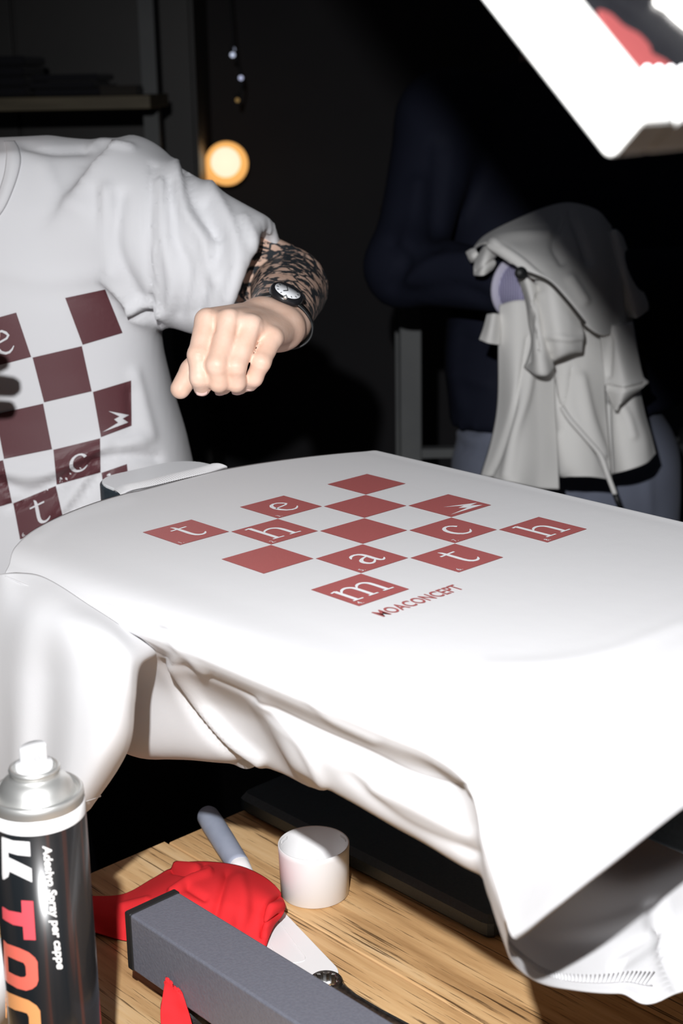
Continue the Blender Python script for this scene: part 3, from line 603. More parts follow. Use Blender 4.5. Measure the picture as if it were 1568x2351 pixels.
# ================================================================== POT
pot_c = on_z(720, 1935, 0.803); pot_c = np.array([pot_c[0], pot_c[1], 0]); PR = 0.0345
pot = Thing('pot', 'open round white plastic pot standing next to the spatula', 'pot', (pot_c[0], pot_c[1], TZ))
V, F = lathe([(0, TZ + 0.0004), (PR - 0.0022, TZ + 0.0004), (PR - 0.0012, TZ + 0.0014), (PR - 0.0003, TZ + 0.045), (PR, TZ + 0.0475), (PR, TZ + 0.0528), (PR - 0.0004, TZ + 0.0532), (PR - 0.0009, TZ + 0.0532), (PR - 0.0013, TZ + 0.0526), (PR - 0.0014, TZ + 0.0445), (PR - 0.0021, TZ + 0.0435), (PR - 0.0025, TZ + 0.006), (PR - 0.005, TZ + 0.004), (0, TZ + 0.004)], 96, pot_c, False)
pw = pot.part('pot_wall', V, F, M_WHITEPL)
for a0 in (0.35, 2.5):
    for dz in (0.0493, 0.0478):
        path = [(pot_c[0] + (PR - 0.0014) * math.cos(a), pot_c[1] + (PR - 0.0014) * math.sin(a), TZ + dz) for a in np.linspace(a0, a0 + 0.33, 10)]
        V, F = tube(path, 0.0005, 6); pot.part('thread', V, F, M_WHITEPL, pw)

# ================================================================== SPATULA
sp = Thing('spatula', 'white plastic spatula with a grey blue handle on the bench', 'spatula', (0.10, -0.03, TZ), True)
SH = np.array([0.1465, 0.122]); sa = np.array([-0.38, -0.925]); sa /= np.linalg.norm(sa); spn = np.array([-sa[1], sa[0]])
def sp3(s, t, z): q = SH + sa * s + spn * t; return (q[0], q[1], z)
path = [0.0, 0.0008, 0.003, 0.007, 0.011, 0.03, 0.07, 0.118, 0.124]; rad = [0.0008, 0.004, 0.0075, 0.0105, 0.0118, 0.0122, 0.0120, 0.0112, 0.0108]
V, F = tube([sp3(s, 0, TZ + 0.0126) for s in path], rad, 28); sp.part('handle', V, F, M_HANDLE, label='grey blue round handle')
nk = []
for s, hw, ht, z in ((0.122, 0.0104, 0.0104, 0.0126), (0.132, 0.0104, 0.0092, 0.0118), (0.146, 0.0108, 0.006, 0.008), (0.158, 0.0125, 0.0030, 0.0042), (0.17, 0.0145, 0.0012, 0.0022)):
    nk.append([sp3(s, hw * math.copysign(abs(math.cos(t)) ** 0.8, math.cos(t)), TZ + z + ht * math.sin(t)) for t in np.linspace(0, 2 * math.pi, 24, endpoint=False)])
V, F = sheet(np.array(nk), 24, 24, closed=True); F = list(F) + [tuple(range(24))]; sp.part('neck', V, F, M_WHITEPL)
bl = round_poly([(0.150, -0.0112), (0.322, -0.040), (0.336, 0.036), (0.150, 0.0112)], [0.004, 0.020, 0.020, 0.004], 8)
pp = np.array([sp3(s, t, 0)[:2] for s, t in bl]); V, F = prism(pp, TZ + 0.0010, TZ + 0.0032); bevel(sp.part('blade', V, F, M_WHITEPL, smooth=False), 0.0006, 2)
em = round_poly([(0.20, -0.008), (0.288, -0.013), (0.292, 0.012), (0.20, 0.008)], 0.006, 6); V, F = tube([sp3(s, t, TZ + 0.0032) for s, t in em], 0.0005, 6, True); sp.part('embossed_rim', V, F, M_WHITEPL)

# ================================================================== WRENCH
wr = Thing('wrench', 'worn chrome ring spanner sticking out behind the grey beam', 'wrench', (0.03, -0.24, TZ), True)
wc = np.array([0.0300, -0.1945]); n = 24; ring = []
out = [(wc[0] + 0.0135 * math.cos(a), wc[1] + 0.0135 * math.sin(a)) for a in np.linspace(0, 2 * math.pi, 48, endpoint=False)]
inr = [(wc[0] + (0.0088 + 0.0006 * math.cos(12 * a)) * math.cos(a), wc[1] + (0.0088 + 0.0006 * math.cos(12 * a)) * math.sin(a)) for a in np.linspace(0, 2 * math.pi, 96, endpoint=False)]
V = []; F = []
for a in np.linspace(0, 2 * math.pi, 96, endpoint=False):
    ca, sa_ = math.cos(a), math.sin(a); ri = 0.0098 + 0.0008 * (abs((a * 12 / (2 * math.pi)) % 1 - 0.5) * 4 - 1)
    for r, z in ((ri, 0.0008), (ri, 0.0112), (ri + 0.0012, 0.0120), (0.0138, 0.0118), (0.0149, 0.0106), (0.0153, 0.006), (0.0146, 0.001)): V.append((wc[0] + r * ca, wc[1] + r * sa_, TZ + z))
for i in range(96):
    j = (i + 1) % 96
    for k in range(7): l = (k + 1) % 7; F.append((i * 7 + k, j * 7 + k, j * 7 + l, i * 7 + l))
wr.part('ring_end', V, F, M_CHROME, smooth=False)
wd = np.array([0.06, -0.9]); wd /= np.linalg.norm(wd); wp = np.array([-wd[1], wd[0]]); sec = []
for s, hw, z0, z1 in ((0.011, 0.0105, 0.002, 0.0105), (0.018, 0.0082, 0.0022, 0.010), (0.03, 0.0070, 0.0015, 0.0085), (0.06, 0.0062, 0.001, 0.0075), (0.16, 0.0062, 0.001, 0.0075), (0.165, 0.005, 0.002, 0.006)):
    c = wc + wd * s; r = [(-1, z0 + 0.0012), (-0.7, z0), (0.7, z0), (1, z0 + 0.0012), (1, z1 - 0.0015), (0.7, z1), (-0.7, z1), (-1, z1 - 0.0015)]
    sec.append([(*(c + wp * hw * a), TZ + z) for a, z in r])
V = np.array(sec).reshape(-1, 3); F = grid_faces(6, 8, True) + [tuple(range(8))[::-1], tuple(40 + k for k in range(8))]; wr.part('shaft', V, F, M_CHROME)

# ================================================================== RED RAGS
R = [[(185, 2060, .752), (280, 2056, .754), (350, 2020, .757), (400, 1992, .764), (455, 1980, .769), (540, 1988, .770), (600, 2012, .770), (640, 2047, .767), (652, 2082, .762)],
     [(190, 2073, .757), (285, 2075, .768), (360, 2045, .783), (420, 2022, .790), (480, 2015, .790), (545, 2030, .790), (600, 2050, .786), (632, 2072, .781), (650, 2092, .770)],
     [(195, 2093, .757), (287, 2100, .770), (370, 2080, .788), (430, 2065, .793), (490, 2065, .790), (545, 2080, .788), (588, 2095, .780), (618, 2108, .778), (645, 2103, .766)],
     [(200, 2118, .753), (290, 2130, .763), (380, 2120, .772), (440, 2115, .776), (500, 2120, .774), (550, 2130, .772), (588, 2142, .767), (612, 2140, .766), (628, 2122, .763)],
     [(210, 2140, .752), (295, 2160, .752), (390, 2160, .755), (450, 2165, .757), (510, 2165, .757), (560, 2168, .757), (600, 2176, .757), (608, 2172, .757), (613, 2155, .757)]]
V, F = sheet(np.array([[on_z(u, v, z) for u, v, z in r] for r in R]), 70, 150, flip=True)
RFOLD = [([(405, 1990), (450, 1995), (480, 2005), (440, 2020), (395, 2050)], 7, 0.003), ([(395, 2002), (440, 2008), (470, 1992)], 5, -0.003), ([(520, 2010), (505, 2060), (490, 2120)], 10, -0.0028), ([(430, 2040), (470, 2065)], 9, -0.0022), ([(550, 2020), (560, 2070), (550, 2130)], 14, 0.0022),
    ([(600, 2150), (602, 2100), (618, 2072), (640, 2060)], 5, -0.0042), ([(606, 2122), (625, 2110), (640, 2098)], 4, -0.003), ([(620, 2085), (640, 2080)], 8, 0.003), ([(280, 2085), (340, 2070)], 8, 0.0025)]
V = folds(V, F, [(p_, w_, a_ * 1.5) for p_, w_, a_ in RFOLD], outward=False)
ragb = on_z(450, 2080, TZ)
o = solo('red_rag', V, F, M_RED, 'crumpled red jersey rag lying across the white spatula', 'rag', ragb); solidify(o, 0.0013, 1)
R = [[(-0.118, -0.128, .752), (-0.108, -0.133, .752), (-0.098, -0.140, .752), (-0.085, -0.15, .752)],
     [(-0.122, -0.165, .757), (-0.114, -0.172, .760), (-0.106, -0.181, .760), (-0.100, -0.186, .758)],
     [(-0.119, -0.158, .776), (-0.112, -0.166, .779), (-0.1075, -0.175, .777), (-0.104, -0.182, .773)],
     [(-0.112, -0.153, .795), (-0.1085, -0.158, .798), (-0.1065, -0.166, .798), (-0.1045, -0.174, .792)],
     [(-0.1085, -0.150, .802), (-0.1065, -0.152, .807), (-0.1055, -0.160, .803), (-0.104, -0.168, .800)]]
V, F = sheet(np.array(R), 40, 30)
V = V.copy(); e = np.arange(len(V)) // 30 > 36; V[e, 2] += RNG.uniform(-0.0012, 0.0012, e.sum()); V += normals(V, F) * wob(V, 0.0012, 260, 9)[:, None]
o = solo('red_rag', V, F, M_RED, 'torn strip of red jersey standing against the grey beam', 'rag', (-0.11, -0.16, TZ), True); solidify(o, 0.0012, 0)

# ================================================================== PERSON AT THE PRESS
def skin_mat():
    m = mat('skin', (0.62, 0.36, 0.25), 0.5, spec=0.35); N, L, b = nodes(m)
    b.inputs['Subsurface Weight'].default_value = 0.12; b.inputs['Subsurface Radius'].default_value = (0.006, 0.003, 0.002); b.inputs['Subsurface Scale'].default_value = 0.6
    t = noise(m, 45, 4); r = ramp(m, t.outputs['Fac'], [(0.3, (0.68, 0.44, 0.33)), (0.7, (0.78, 0.55, 0.44))])
    # tattoo on the forearm: ink lines laid out around the arm, ending at the wrist
    at_ = N.new('ShaderNodeAttribute'); at_.attribute_name = 'tattoo'; at_.attribute_type = 'GEOMETRY'
    v = N.new('ShaderNodeTexVoronoi'); v.feature = 'DISTANCE_TO_EDGE'; v.inputs['Scale'].default_value = 34
    n2 = noise(m, 30, 3); mxv = N.new('ShaderNodeVectorMath'); mxv.operation = 'MULTIPLY_ADD'; mxv.inputs[1].default_value = (0.05, 0.05, 0.05)
    c = N.new('ShaderNodeTexCoord'); L.new(n2.outputs['Color'], mxv.inputs[0]); L.new(c.outputs['Object'], mxv.inputs[2]); L.new(mxv.outputs[0], v.inputs['Vector'])
    rv = ramp(m, v.outputs['Distance'], [(0.05, (1, 1, 1)), (0.13, (0, 0, 0))])
    n3 = noise(m, 60, 3, 0.6); rn = ramp(m, n3.outputs['Fac'], [(0.50, (0, 0, 0)), (0.56, (1, 1, 1))])
    mx = N.new('ShaderNodeMath'); mx.operation = 'MAXIMUM'; L.new(rv.outputs[0], mx.inputs[0]); L.new(rn.outputs[0], mx.inputs[1])
    ml = N.new('ShaderNodeMath'); ml.operation = 'MULTIPLY'; L.new(mx.outputs[0], ml.inputs[0]); L.new(at_.outputs['Fac'], ml.inputs[1])
    mix = N.new('ShaderNodeMix'); mix.data_type = 'RGBA'; L.new(ml.outputs[0], mix.inputs['Factor']); L.new(r.outputs[0], mix.inputs[6]); mix.inputs[7].default_value = (0.030, 0.036, 0.042, 1)
    L.new(mix.outputs[2], b.inputs['Base Color']); w = noise(m, 320, 3); bump(m, w.outputs['Fac'], 0.25, 0.0006)
    return m
M_SKIN = skin_mat()
M_NAIL = mat('nail', (0.72, 0.50, 0.45), 0.3)
M_HAIR = mat('dark hair', (0.02, 0.014, 0.01), 0.6)

# left hand: loose fist, fingers hanging down, wrist going back to the elbow
HD = 0.0
J = {'index': [(476, 737, 1.412), (455, 816, 1.398), (458, 868, 1.398), (464, 891, 1.410)],
     'middle': [(526, 738, 1.405), (498, 838, 1.391), (502, 877, 1.398), (512, 886, 1.425)],
     'ring': [(577, 750, 1.410), (541, 842, 1.396), (542, 878, 1.404), (551, 886, 1.43)],
     'little': [(624, 776, 1.422), (600, 832, 1.405), (584, 868, 1.412), (574, 882, 1.424)],
     'thumb': [(560, 800, 1.468), (478, 812, 1.452), (440, 850, 1.442), (414, 893, 1.436)]}
RAD = {'index': [.0122, .0098, .0094, .0082], 'middle': [.0119, .0100, .0097, .0087], 'ring': [.0117, .0096, .0093, .0083], 'little': [.0109, .0086, .0083, .0073], 'thumb': [.015, .0125, .0112, .0098]}
HJ = {k: np.array([at(*p) for p in v]) for k, v in J.items()}
WR = at(628, 742, 1.482); WR2 = at(643, 732, 1.515); EL = at(664, 660, 1.715); SHO = at(300, 455, 1.745)
EW = CW @ np.array([math.cos(0.42), math.sin(0.42), 0.0])                # across the wrist
def hand_sdf(P, HJ, WR, WR2, EL, EW):
    d = None
    for k, s in (('index', -1.0), ('middle', -0.4), ('ring', 0.25), ('little', 0.85)):
        c = cone(P, WR + EW * 0.017 * s, HJ[k][0], 0.0155, RAD[k][0]); d = c if d is None else smin(d, c, 0.009)
    d = smin(d, cone(P, WR + np.array([0, 0, -0.012]), (HJ['middle'][0] + HJ['ring'][0]) / 2 + np.array([0, 0.02, -0.018]), 0.016, 0.017), 0.012)
    tb = cone(P, WR - EW * 0.018 + np.array([0, 0, -0.008]), HJ['thumb'][1], 0.016, RAD['thumb'][1]); d = smin(d, tb, 0.014)
    for s in (-1, 1): d = smin(d, cone(P, WR + EW * 0.0105 * s, WR2 + EW * 0.0100 * s, 0.0195, 0.0195), 0.012)
    for s in (-1, 1): d = smin(d, cone(P, WR2 + EW * 0.0100 * s, EL + EW * 0.004 * s, 0.0195, 0.041), 0.014)
    for k in ('index', 'middle', 'ring', 'little', 'thumb'):
        j = HJ[k]; r = RAD[k]; f = None
        for a in range(0 if k != 'thumb' else 1, 3):
            c = cone(P, j[a], j[a + 1], r[a] * (1 if a else 0.98), r[a + 1]); f = c if f is None else smin(f, c, 0.0025)
        f = smin(f, np.linalg.norm(P - j[1], axis=1) - r[1] * 0.99, 0.004)
        d = smin(d, f, 0.0024)
    return d
lo = np.min([np.min(v, 0) for v in HJ.values()] + [WR], 0) - 0.03; hi = np.max([np.max(v, 0) for v in HJ.values()] + [WR], 0) + 0.035
hi[1] = EL[1] - 0.02; hi[0] = max(hi[0], EL[0] + 0.06); hi[2] = max(hi[2], EL[2] + 0.06); lo[2] = min(lo[2], EL[2] - 0.06)
HV, HF = surfnet(lambda P: hand_sdf(P, HJ, WR, WR2, EL, EW), lo, hi, 0.0021)
HV = relax(HV, HF, 2, 0.4)
# tendons, knuckle creases and the webs between the fingers
HV = folds(HV, HF, [([(474, 722), (540, 712), (600, 712)], 6, 0.0003), ([(440, 815), (470, 820)], 3, -0.0006), ([(482, 843), (514, 848)], 3, -0.0006), ([(526, 848), (556, 850)], 3, -0.0006), ([(588, 838), (612, 842)], 3, -0.0005), ([(446, 806), (470, 810)], 3, -0.0004),
    ([(490, 715), (490, 760)], 6, -0.0012), ([(548, 722), (545, 770)], 6, -0.0011), ([(602, 742), (592, 790)], 6, -0.0011), ([(446, 872), (474, 876)], 3, -0.0005), ([(488, 880), (516, 884)], 3, -0.0004), ([(528, 882), (556, 884)], 3, -0.0004)])
# body core: neck, head, chest, right arm with its hand, hips and legs
HEAD = np.array([-0.535, 1.645, 1.635]); NECK = np.array([-0.455, 1.735, 1.46]); CH = np.array([-0.43, 1.755, 1.25]); HIP = np.array([-0.345, 1.76, 0.93])
RS = np.array([-0.62, 1.74, 1.37]); RE = np.array([-0.70, 1.60, 1.13])
RW = np.array([-0.475, 1.345, 1.285])
RJ = {'index': [(-.405, 1.315, 1.328), (-.365, 1.298, 1.330), (-.335, 1.298, 1.327), (-.312, 1.305, 1.322)], 'middle': [(-.400, 1.312, 1.308), (-.356, 1.292, 1.309), (-.326, 1.293, 1.306), (-.303, 1.302, 1.302)],
      'ring': [(-.405, 1.316, 1.289), (-.362, 1.297, 1.287), (-.332, 1.297, 1.284), (-.309, 1.306, 1.280)], 'little': [(-.412, 1.324, 1.272), (-.378, 1.306, 1.267), (-.354, 1.304, 1.263), (-.336, 1.309, 1.260)],
      'thumb': [(-.455, 1.335, 1.315), (-.425, 1.300, 1.345), (-.392, 1.285, 1.355), (-.365, 1.285, 1.352)]}
RJ = {k: np.array(v) for k, v in RJ.items()}
REW = np.array([0.05, 0.05, -1.0]); REW /= np.linalg.norm(REW); RD = (RE - RW) / np.linalg.norm(RE - RW)
def core(P):
    d = ball(P, HEAD + (0, 0.01, 0.03), (0.076, 0.095, 0.098)); d = smin(d, ball(P, HEAD + (0, -0.025, -0.055), (0.058, 0.065, 0.062)), 0.03)
    d = smin(d, cone(P, HEAD + (0, -0.088, 0.015), HEAD + (0, -0.108, -0.018), 0.010, 0.014), 0.012)
    for s in (-1, 1):
        d = smin(d, ball(P, HEAD + (s * 0.079, 0.015, 0.0), (0.012, 0.020, 0.032)), 0.008); d = smin(d, ball(P, HEAD + (s * 0.031, -0.083, 0.026), (0.016, 0.010, 0.010)), 0.01)
    d = smin(d, ball(P, HEAD + (0, -0.089, -0.048), (0.026, 0.012, 0.011)), 0.008)
    d = smin(d, cone(P, HEAD + (0.01, 0.02, -0.05), NECK + (0, 0.01, -0.03), 0.058, 0.066), 0.03)
    d = smin(d, cone(P, CH + (0, 0, 0.05), HIP, 0.105, 0.12), 0.05)
    for s, S_ in ((-1, RS), (1, SHO)): d = smin(d, cone(P, NECK + (0, 0.01, -0.10), S_ + (0, 0.01, -0.01), 0.050, 0.045), 0.04)
    d = smin(d, cone(P, SHO, EL, 0.052, 0.042), 0.03)
    d = smin(d, cone(P, EL, EL * 0.3 + WR2 * 0.7, 0.040, 0.026), 0.02)
    d = smin(d, cone(P, RS, RE, 0.052, 0.042), 0.03); d = smin(d, cone(P, RE, RW + RD * 0.03, 0.042, 0.024), 0.02)
    for s in (-1, 1): d = smin(d, cone(P, HIP + (s * 0.09, 0, -0.05), HIP + (s * 0.11, 0.01, -0.82), 0.085, 0.045), 0.03)
    return d
BV, BF = surfnet(core, (-0.82, 1.28, 0.06), (0.05, 1.93, 1.80), 0.0105); BV = relax(BV, BF, 2)
RV, RF = surfnet(lambda P: hand_sdf(P, RJ, RW, RW + RD * 0.035, RW + RD * 0.12, REW), np.min([np.min(v, 0) for v in RJ.values()] + [RW], 0) - 0.03, np.max([np.max(v, 0) for v in RJ.values()] + [RW + RD * 0.1], 0) + 0.03, 0.004)
man = Thing('person', 'person in white chequer print T-shirt and wristwatch, left fist raised over the board', 'person', (HIP[0], HIP[1], 0))
V, F = join((HV, HF), (BV, BF), (RV, RF))
pb = man.part('body', V, F, M_SKIN)
axf = (EL - WR2) / np.linalg.norm(EL - WR2)
tat = np.clip(((V - (WR2 + axf * 0.012)) @ axf) / 0.012, 0, 1) * (np.linalg.norm(V - (WR2 + EL) / 2, axis=1) < 0.25)
a_ = pb.data.attributes.new('tattoo', 'FLOAT', 'POINT'); a_.data.foreach_set('value', tat.astype(np.float32))
# nails
def nail(c, nrm, along, w, l):
    V = []; F = []
    nrm = nrm / np.linalg.norm(nrm); along = along - (along @ nrm) * nrm; along /= np.linalg.norm(along); sd_ = np.cross(nrm, along)
    for i, t in enumerate(np.linspace(-1, 1, 9)):
        for j, s in enumerate(np.linspace(-1, 1, 9)): V.append(c + along * l * t * math.sqrt(max(0.05, 1 - 0.35 * s * s)) + sd_ * w * s * math.sqrt(max(0.05, 1 - 0.25 * t * t)) - nrm * (0.0016 * s * s + 0.0006 * t * t))
    return np.array(V), grid_faces(9, 9)
for px_, dp, al in (((463, 898), 1.4025, (0.05, 1, 0.5)), ((571, 886), 1.4165, (-0.5, 1, 0.4)), ((545, 896), 1.4195, (0, 0.6, 1)), ((506, 897), 1.415, (0.1, 0.6, 1))):
    c = at(*px_, dp); V, F = nail(c, CAM + np.array([0, 0, -0.55]) - c, CW @ np.array(al), 0.0058, 0.0052)
    o = man.part('fingernail', V, F, M_NAIL, pb); solidify(o, 0.0006, 0)
# head details (outside the frame)
def cap(P): return np.maximum(ball(P, HEAD + (0, 0.018, 0.035), (0.084, 0.098, 0.104)), -(P[:, 2] - (HEAD[2] + 0.04) + (P[:, 1] - HEAD[1]) * 0.9))
V, F = surfnet(cap, HEAD - 0.13, HEAD + 0.16, 0.006); man.part('hair', relax(V, F, 2), F, M_HAIR)
for s in (-1, 1):
    V, F = lathe([(0, -0.011), (0.008, -0.0075), (0.011, 0), (0.008, 0.0075), (0, 0.011)], 16); man.part('eye', V + HEAD + (s * 0.031, -0.082, 0.016), F, mat('eye', (0.5, 0.5, 0.5), 0.2))
# trousers and shoes (behind the board)
def trousers(P):
    d = cone(P, HIP + (0.0, 0, 0.0), HIP + (0, 0, -0.06), 0.12, 0.13)
    for s in (-1, 1): d = smin(d, cone(P, HIP + (s * 0.09, 0, -0.06), HIP + (s * 0.115, 0.01, -0.86), 0.10, 0.065), 0.03)
    return np.maximum(d, np.maximum(0.055 - P[:, 2], P[:, 2] - 0.93))
V, F = surfnet(trousers, HIP + (-0.32, -0.22, -0.93), HIP + (0.32, 0.22, 0.25), 0.012); man.part('trousers', relax(V, F, 2), F, M_DARKPANTS)
for s in (-1, 1):
    c = HIP + (s * 0.115, -0.04, 0); c[2] = 0
    V, F = surfnet(lambda P: np.maximum(smin(cone(P, c + (0, -0.10, 0.025), c + (0, 0.07, 0.035), 0.042, 0.042), cone(P, c + (0, 0.05, 0.04), c + (0, 0.05, 0.10), 0.045, 0.05), 0.03), 0.002 - P[:, 2]), c + (-0.08, -0.2, -0.01), c + (0.08, 0.16, 0.17), 0.008); man.part('shoe', V, F, M_BLACK)

# ---- the worn T-shirt
SLT = at(312, 534, 1.70); SLE = at(556, 640, 1.675)                    # sleeve root and mouth
sax = (SLE - SLT) / np.linalg.norm(SLE - SLT)
fwd = np.array([0, 1.0, 0]); sfl = fwd - (fwd @ sax) * sax; sfl /= np.linalg.norm(sfl); sup = np.cross(sax, sfl); sup = sup if sup[2] > 0 else -sup
prof_z = np.array([0.70, 0.86, 0.98, 1.06, 1.10, 1.15, 1.20, 1.27, 1.33, 1.38, 1.43, 1.46])
prof_w = np.array([0.205, 0.205, 0.205, 0.205, 0.203, 0.198, 0.197, 0.202, 0.20, 0.185, 0.13, 0.08])
prof_d = np.array([0.150, 0.148, 0.142, 0.138, 0.134, 0.128, 0.124, 0.120, 0.112, 0.098, 0.078, 0.06])
def tee(P):
    z = P[:, 2]; w = np.interp(z, prof_z, prof_w); dd = np.interp(z, prof_z, prof_d)
    cx = np.interp(z, [0.7, 0.95, 1.10, 1.25, 1.46], [-0.36, -0.372, -0.392, -0.412, -0.44]); cy = np.interp(z, [0.7, 1.1, 1.46], [1.765, 1.765, 1.745])
    q = (np.abs((P[:, 0] - cx) / w) ** 2.5 + np.abs((P[:, 1] - cy) / dd) ** 2.5) ** (1 / 2.5)
    d = np.maximum((q - 1) * dd, np.maximum(z - 1.435, 0.80 - z))
    d = smin(d, cone(P, NECK + (0.02, 0.005, -0.078), at(300, 436, 1.745), 0.055, 0.060), 0.06)
    d = smin(d, cone(P, NECK + (-0.02, 0.005, -0.078), RS + (0.03, 0, 0), 0.055, 0.06), 0.045)
    # right sleeve
    d = smin(d, np.maximum(cone(P, RS, RE, 0.09, 0.088), (P - (RS * 0.25 + RE * 0.75)) @ ((RE - RS) / np.linalg.norm(RE - RS))), 0.03)
    # left sleeve: flattened cone cut at the mouth, hollow at its end
    r = P - SLT; t = r @ sax; L_ = np.linalg.norm(SLE - SLT); f = np.clip(t / L_, -0.3, 1.2)
    a = (r @ sup) / (0.089 - 0.014 * f); b = (r @ sfl) / (0.082 - 0.012 * f); rad = np.sqrt(a * a + b * b); base = 0.082 - 0.012 * f
    mouth = t - L_ - 0.0195 + np.where(a > 0.1, 0.019, 0.035) * (a - 0.1) ** 2
    s1 = np.maximum((rad - 1) * base, np.maximum(mouth, -t - 0.05)); d = smin(d, s1, 0.03)
    hol = np.maximum((rad - 0.76) * base, np.maximum(L_ - 0.03 - t, t - L_ - 0.06)); d = np.maximum(d, -hol)
    # neck hole
    return np.maximum(d, -cone(P, NECK + (-0.005, -0.012, -0.045), NECK + (-0.01, -0.03, 0.12), 0.070, 0.085))
V, F = surfnet(tee, (-0.86, 1.50, 0.79), (0.0, 1.95, 1.52), 0.0055)
V = relax(V, F, 3, 0.5)
tee_folds = [([(352, 380), (345, 470), (338, 560), (346, 660), (358, 735)], 7, -0.0035), ([(400, 380), (420, 480), (470, 560), (485, 640)], 14, 0.005), ([(425, 380), (450, 470), (500, 540)], 10, -0.004),
    ([(480, 430), (530, 520), (545, 600), (520, 700)], 16, 0.005), ([(470, 470), (500, 560), (470, 650), (455, 720)], 14, -0.005), ([(390, 420), (400, 540), (430, 620), (415, 720)], 14, -0.004), ([(370, 420), (380, 560), (395, 660), (380, 730)], 12, 0.004),
    ([(560, 500), (585, 560), (580, 640)], 12, 0.003), ([(275, 450), (265, 560), (300, 650), (345, 720)], 16, -0.004), ([(240, 440), (240, 560), (265, 640), (330, 730)], 18, 0.004), ([(220, 440), (232, 520), (245, 600)], 16, -0.003),
    ([(310, 722), (335, 726), (365, 735)], 8, -0.008), ([(300, 700), (340, 700), (370, 715)], 9, 0.006), ([(350, 665), (365, 710), (372, 750)], 6, 0.003),
    ([(0, 1108), (60, 1130), (120, 1112), (180, 1082), (240, 1052), (300, 1046), (360, 1052)], 12, -0.0066), ([(0, 1080), (80, 1090), (150, 1070), (225, 1030), (320, 1010)], 19, 0.0068), ([(20, 1165), (80, 1140), (140, 1112)], 9, -0.006), ([(245, 1075), (215, 1110), (180, 1160), (145, 1200)], 10, -0.004), ([(200, 1080), (170, 1130), (130, 1180)], 14, 0.005),
    ([(310, 860), (330, 940), (345, 1000)], 14, 0.004), ([(300, 900), (300, 980), (260, 1020)], 12, -0.003), ([(60, 335), (120, 348), (200, 345)], 10, -0.003), ([(210, 340), (235, 326), (300, 336)], 8, 0.003), ([(100, 380), (130, 440), (180, 480)], 20, 0.002), ([(0, 620), (120, 640), (260, 620)], 26, 0.002), ([(240, 640), (290, 690), (310, 730)], 10, 0.004)]
V = folds(V, F, [(p_, w_, a_ * (1.45 if p_[0][1] < 760 else 1.0)) for p_, w_, a_ in tee_folds])
V = V + normals(V, F) * wob(V, 0.0022, 26, 11)[:, None]
TV, TF = V, F
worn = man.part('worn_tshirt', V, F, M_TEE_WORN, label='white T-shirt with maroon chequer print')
# collar rib
bvh_t = BVHTree.FromPolygons([tuple(v) for v in TV], [tuple(int(i) for i in f) for f in TF])
def chest_hit(u, v, lift):
    d = ray(u, v); d /= np.linalg.norm(d); h = bvh_t.ray_cast(Vector(CAM), Vector(d))[0]; p = np.array(h) if h else at(u, v, 1.70); return p - d * lift
co = crom(np.array([(-190, 520), (-130, 560), (-60, 548), (0, 492), (30, 432), (46, 378), (44, 345), (34, 325)], float), 110); ci = crom(np.array([(-165, 480), (-120, 520), (-70, 508), (-14, 455), (6, 408), (12, 368), (12, 340), (8, 326)], float), 110)
V = []
for i in range(110):
    for k in range(7):
        f = k / 6; q = co[i] * (1 - f) + ci[i] * f; V.append(chest_hit(q[0], q[1], 0.0012 + 0.0035 * math.sin(math.pi * min(f * 1.1, 1)) + (0.0004 if i % 2 else 0)))
V = np.array(V).reshape(110, 7, 3); V[:, 6] = V[:, 5] + (V[:, 5] - V[:, 4]) * 0.6
for k in range(7): V[1:-1, k] = 0.25 * V[:-2, k] + 0.5 * V[1:-1, k] + 0.25 * V[2:, k]
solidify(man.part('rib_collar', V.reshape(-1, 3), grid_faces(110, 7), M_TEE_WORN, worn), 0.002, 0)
# print on the chest
LAT = {0: [(-170, 770), (-67, 745), (38, 716), (148, 683), (242, 663)], 1: [(-140, 872), (-33, 848), (73, 820), (189, 793), (283, 765)], 2: [(-122, 975), (-12, 950), (100, 925), (212, 899), (302, 872)],
       3: [(-100, 1080), (8, 1055), (121, 1032), (231, 1005), (303, 978)], 4: [(-72, 1185), (29, 1155), (129, 1114), (232, 1085), (292, 1064)], 5: [(-55, 1275), (45, 1240), (148, 1197), (245, 1165), (300, 1148)]}
LG = np.array([LAT[r] for r in range(6)], float); LG = np.concatenate([2 * LG[:, :1] - LG[:, 1:2], LG], 1)
bvh_t = BVHTree.FromPolygons([tuple(v) for v in TV], [tuple(int(i) for i in f) for f in TF])
def on_chest(P, lvl):
    out = []
    for x, y in P:
        i = int(np.clip(math.floor(y), 0, 4)); j = int(np.clip(math.floor(x), 0, 4)); fy, fx = y - i, x - j
        q = LG[i, j] * (1 - fx) * (1 - fy) + LG[i, j + 1] * fx * (1 - fy) + LG[i + 1, j] * (1 - fx) * fy + LG[i + 1, j + 1] * fx * fy
        d = ray(*q); h = bvh_t.ray_cast(Vector(CAM), Vector(d / np.linalg.norm(d)))
        p, n_ = (np.array(h[0]), np.array(h[1])) if h[0] else (at(q[0], q[1], 1.68), -d)
        out.append(p - d / np.linalg.norm(d) * (0.0010 + 0.0010 * lvl))
    return out
print_chequer(man, worn, on_chest, M_INK_DRY, M_UNPRINTED_WORN, TILES, 0.09, 0.09, False)

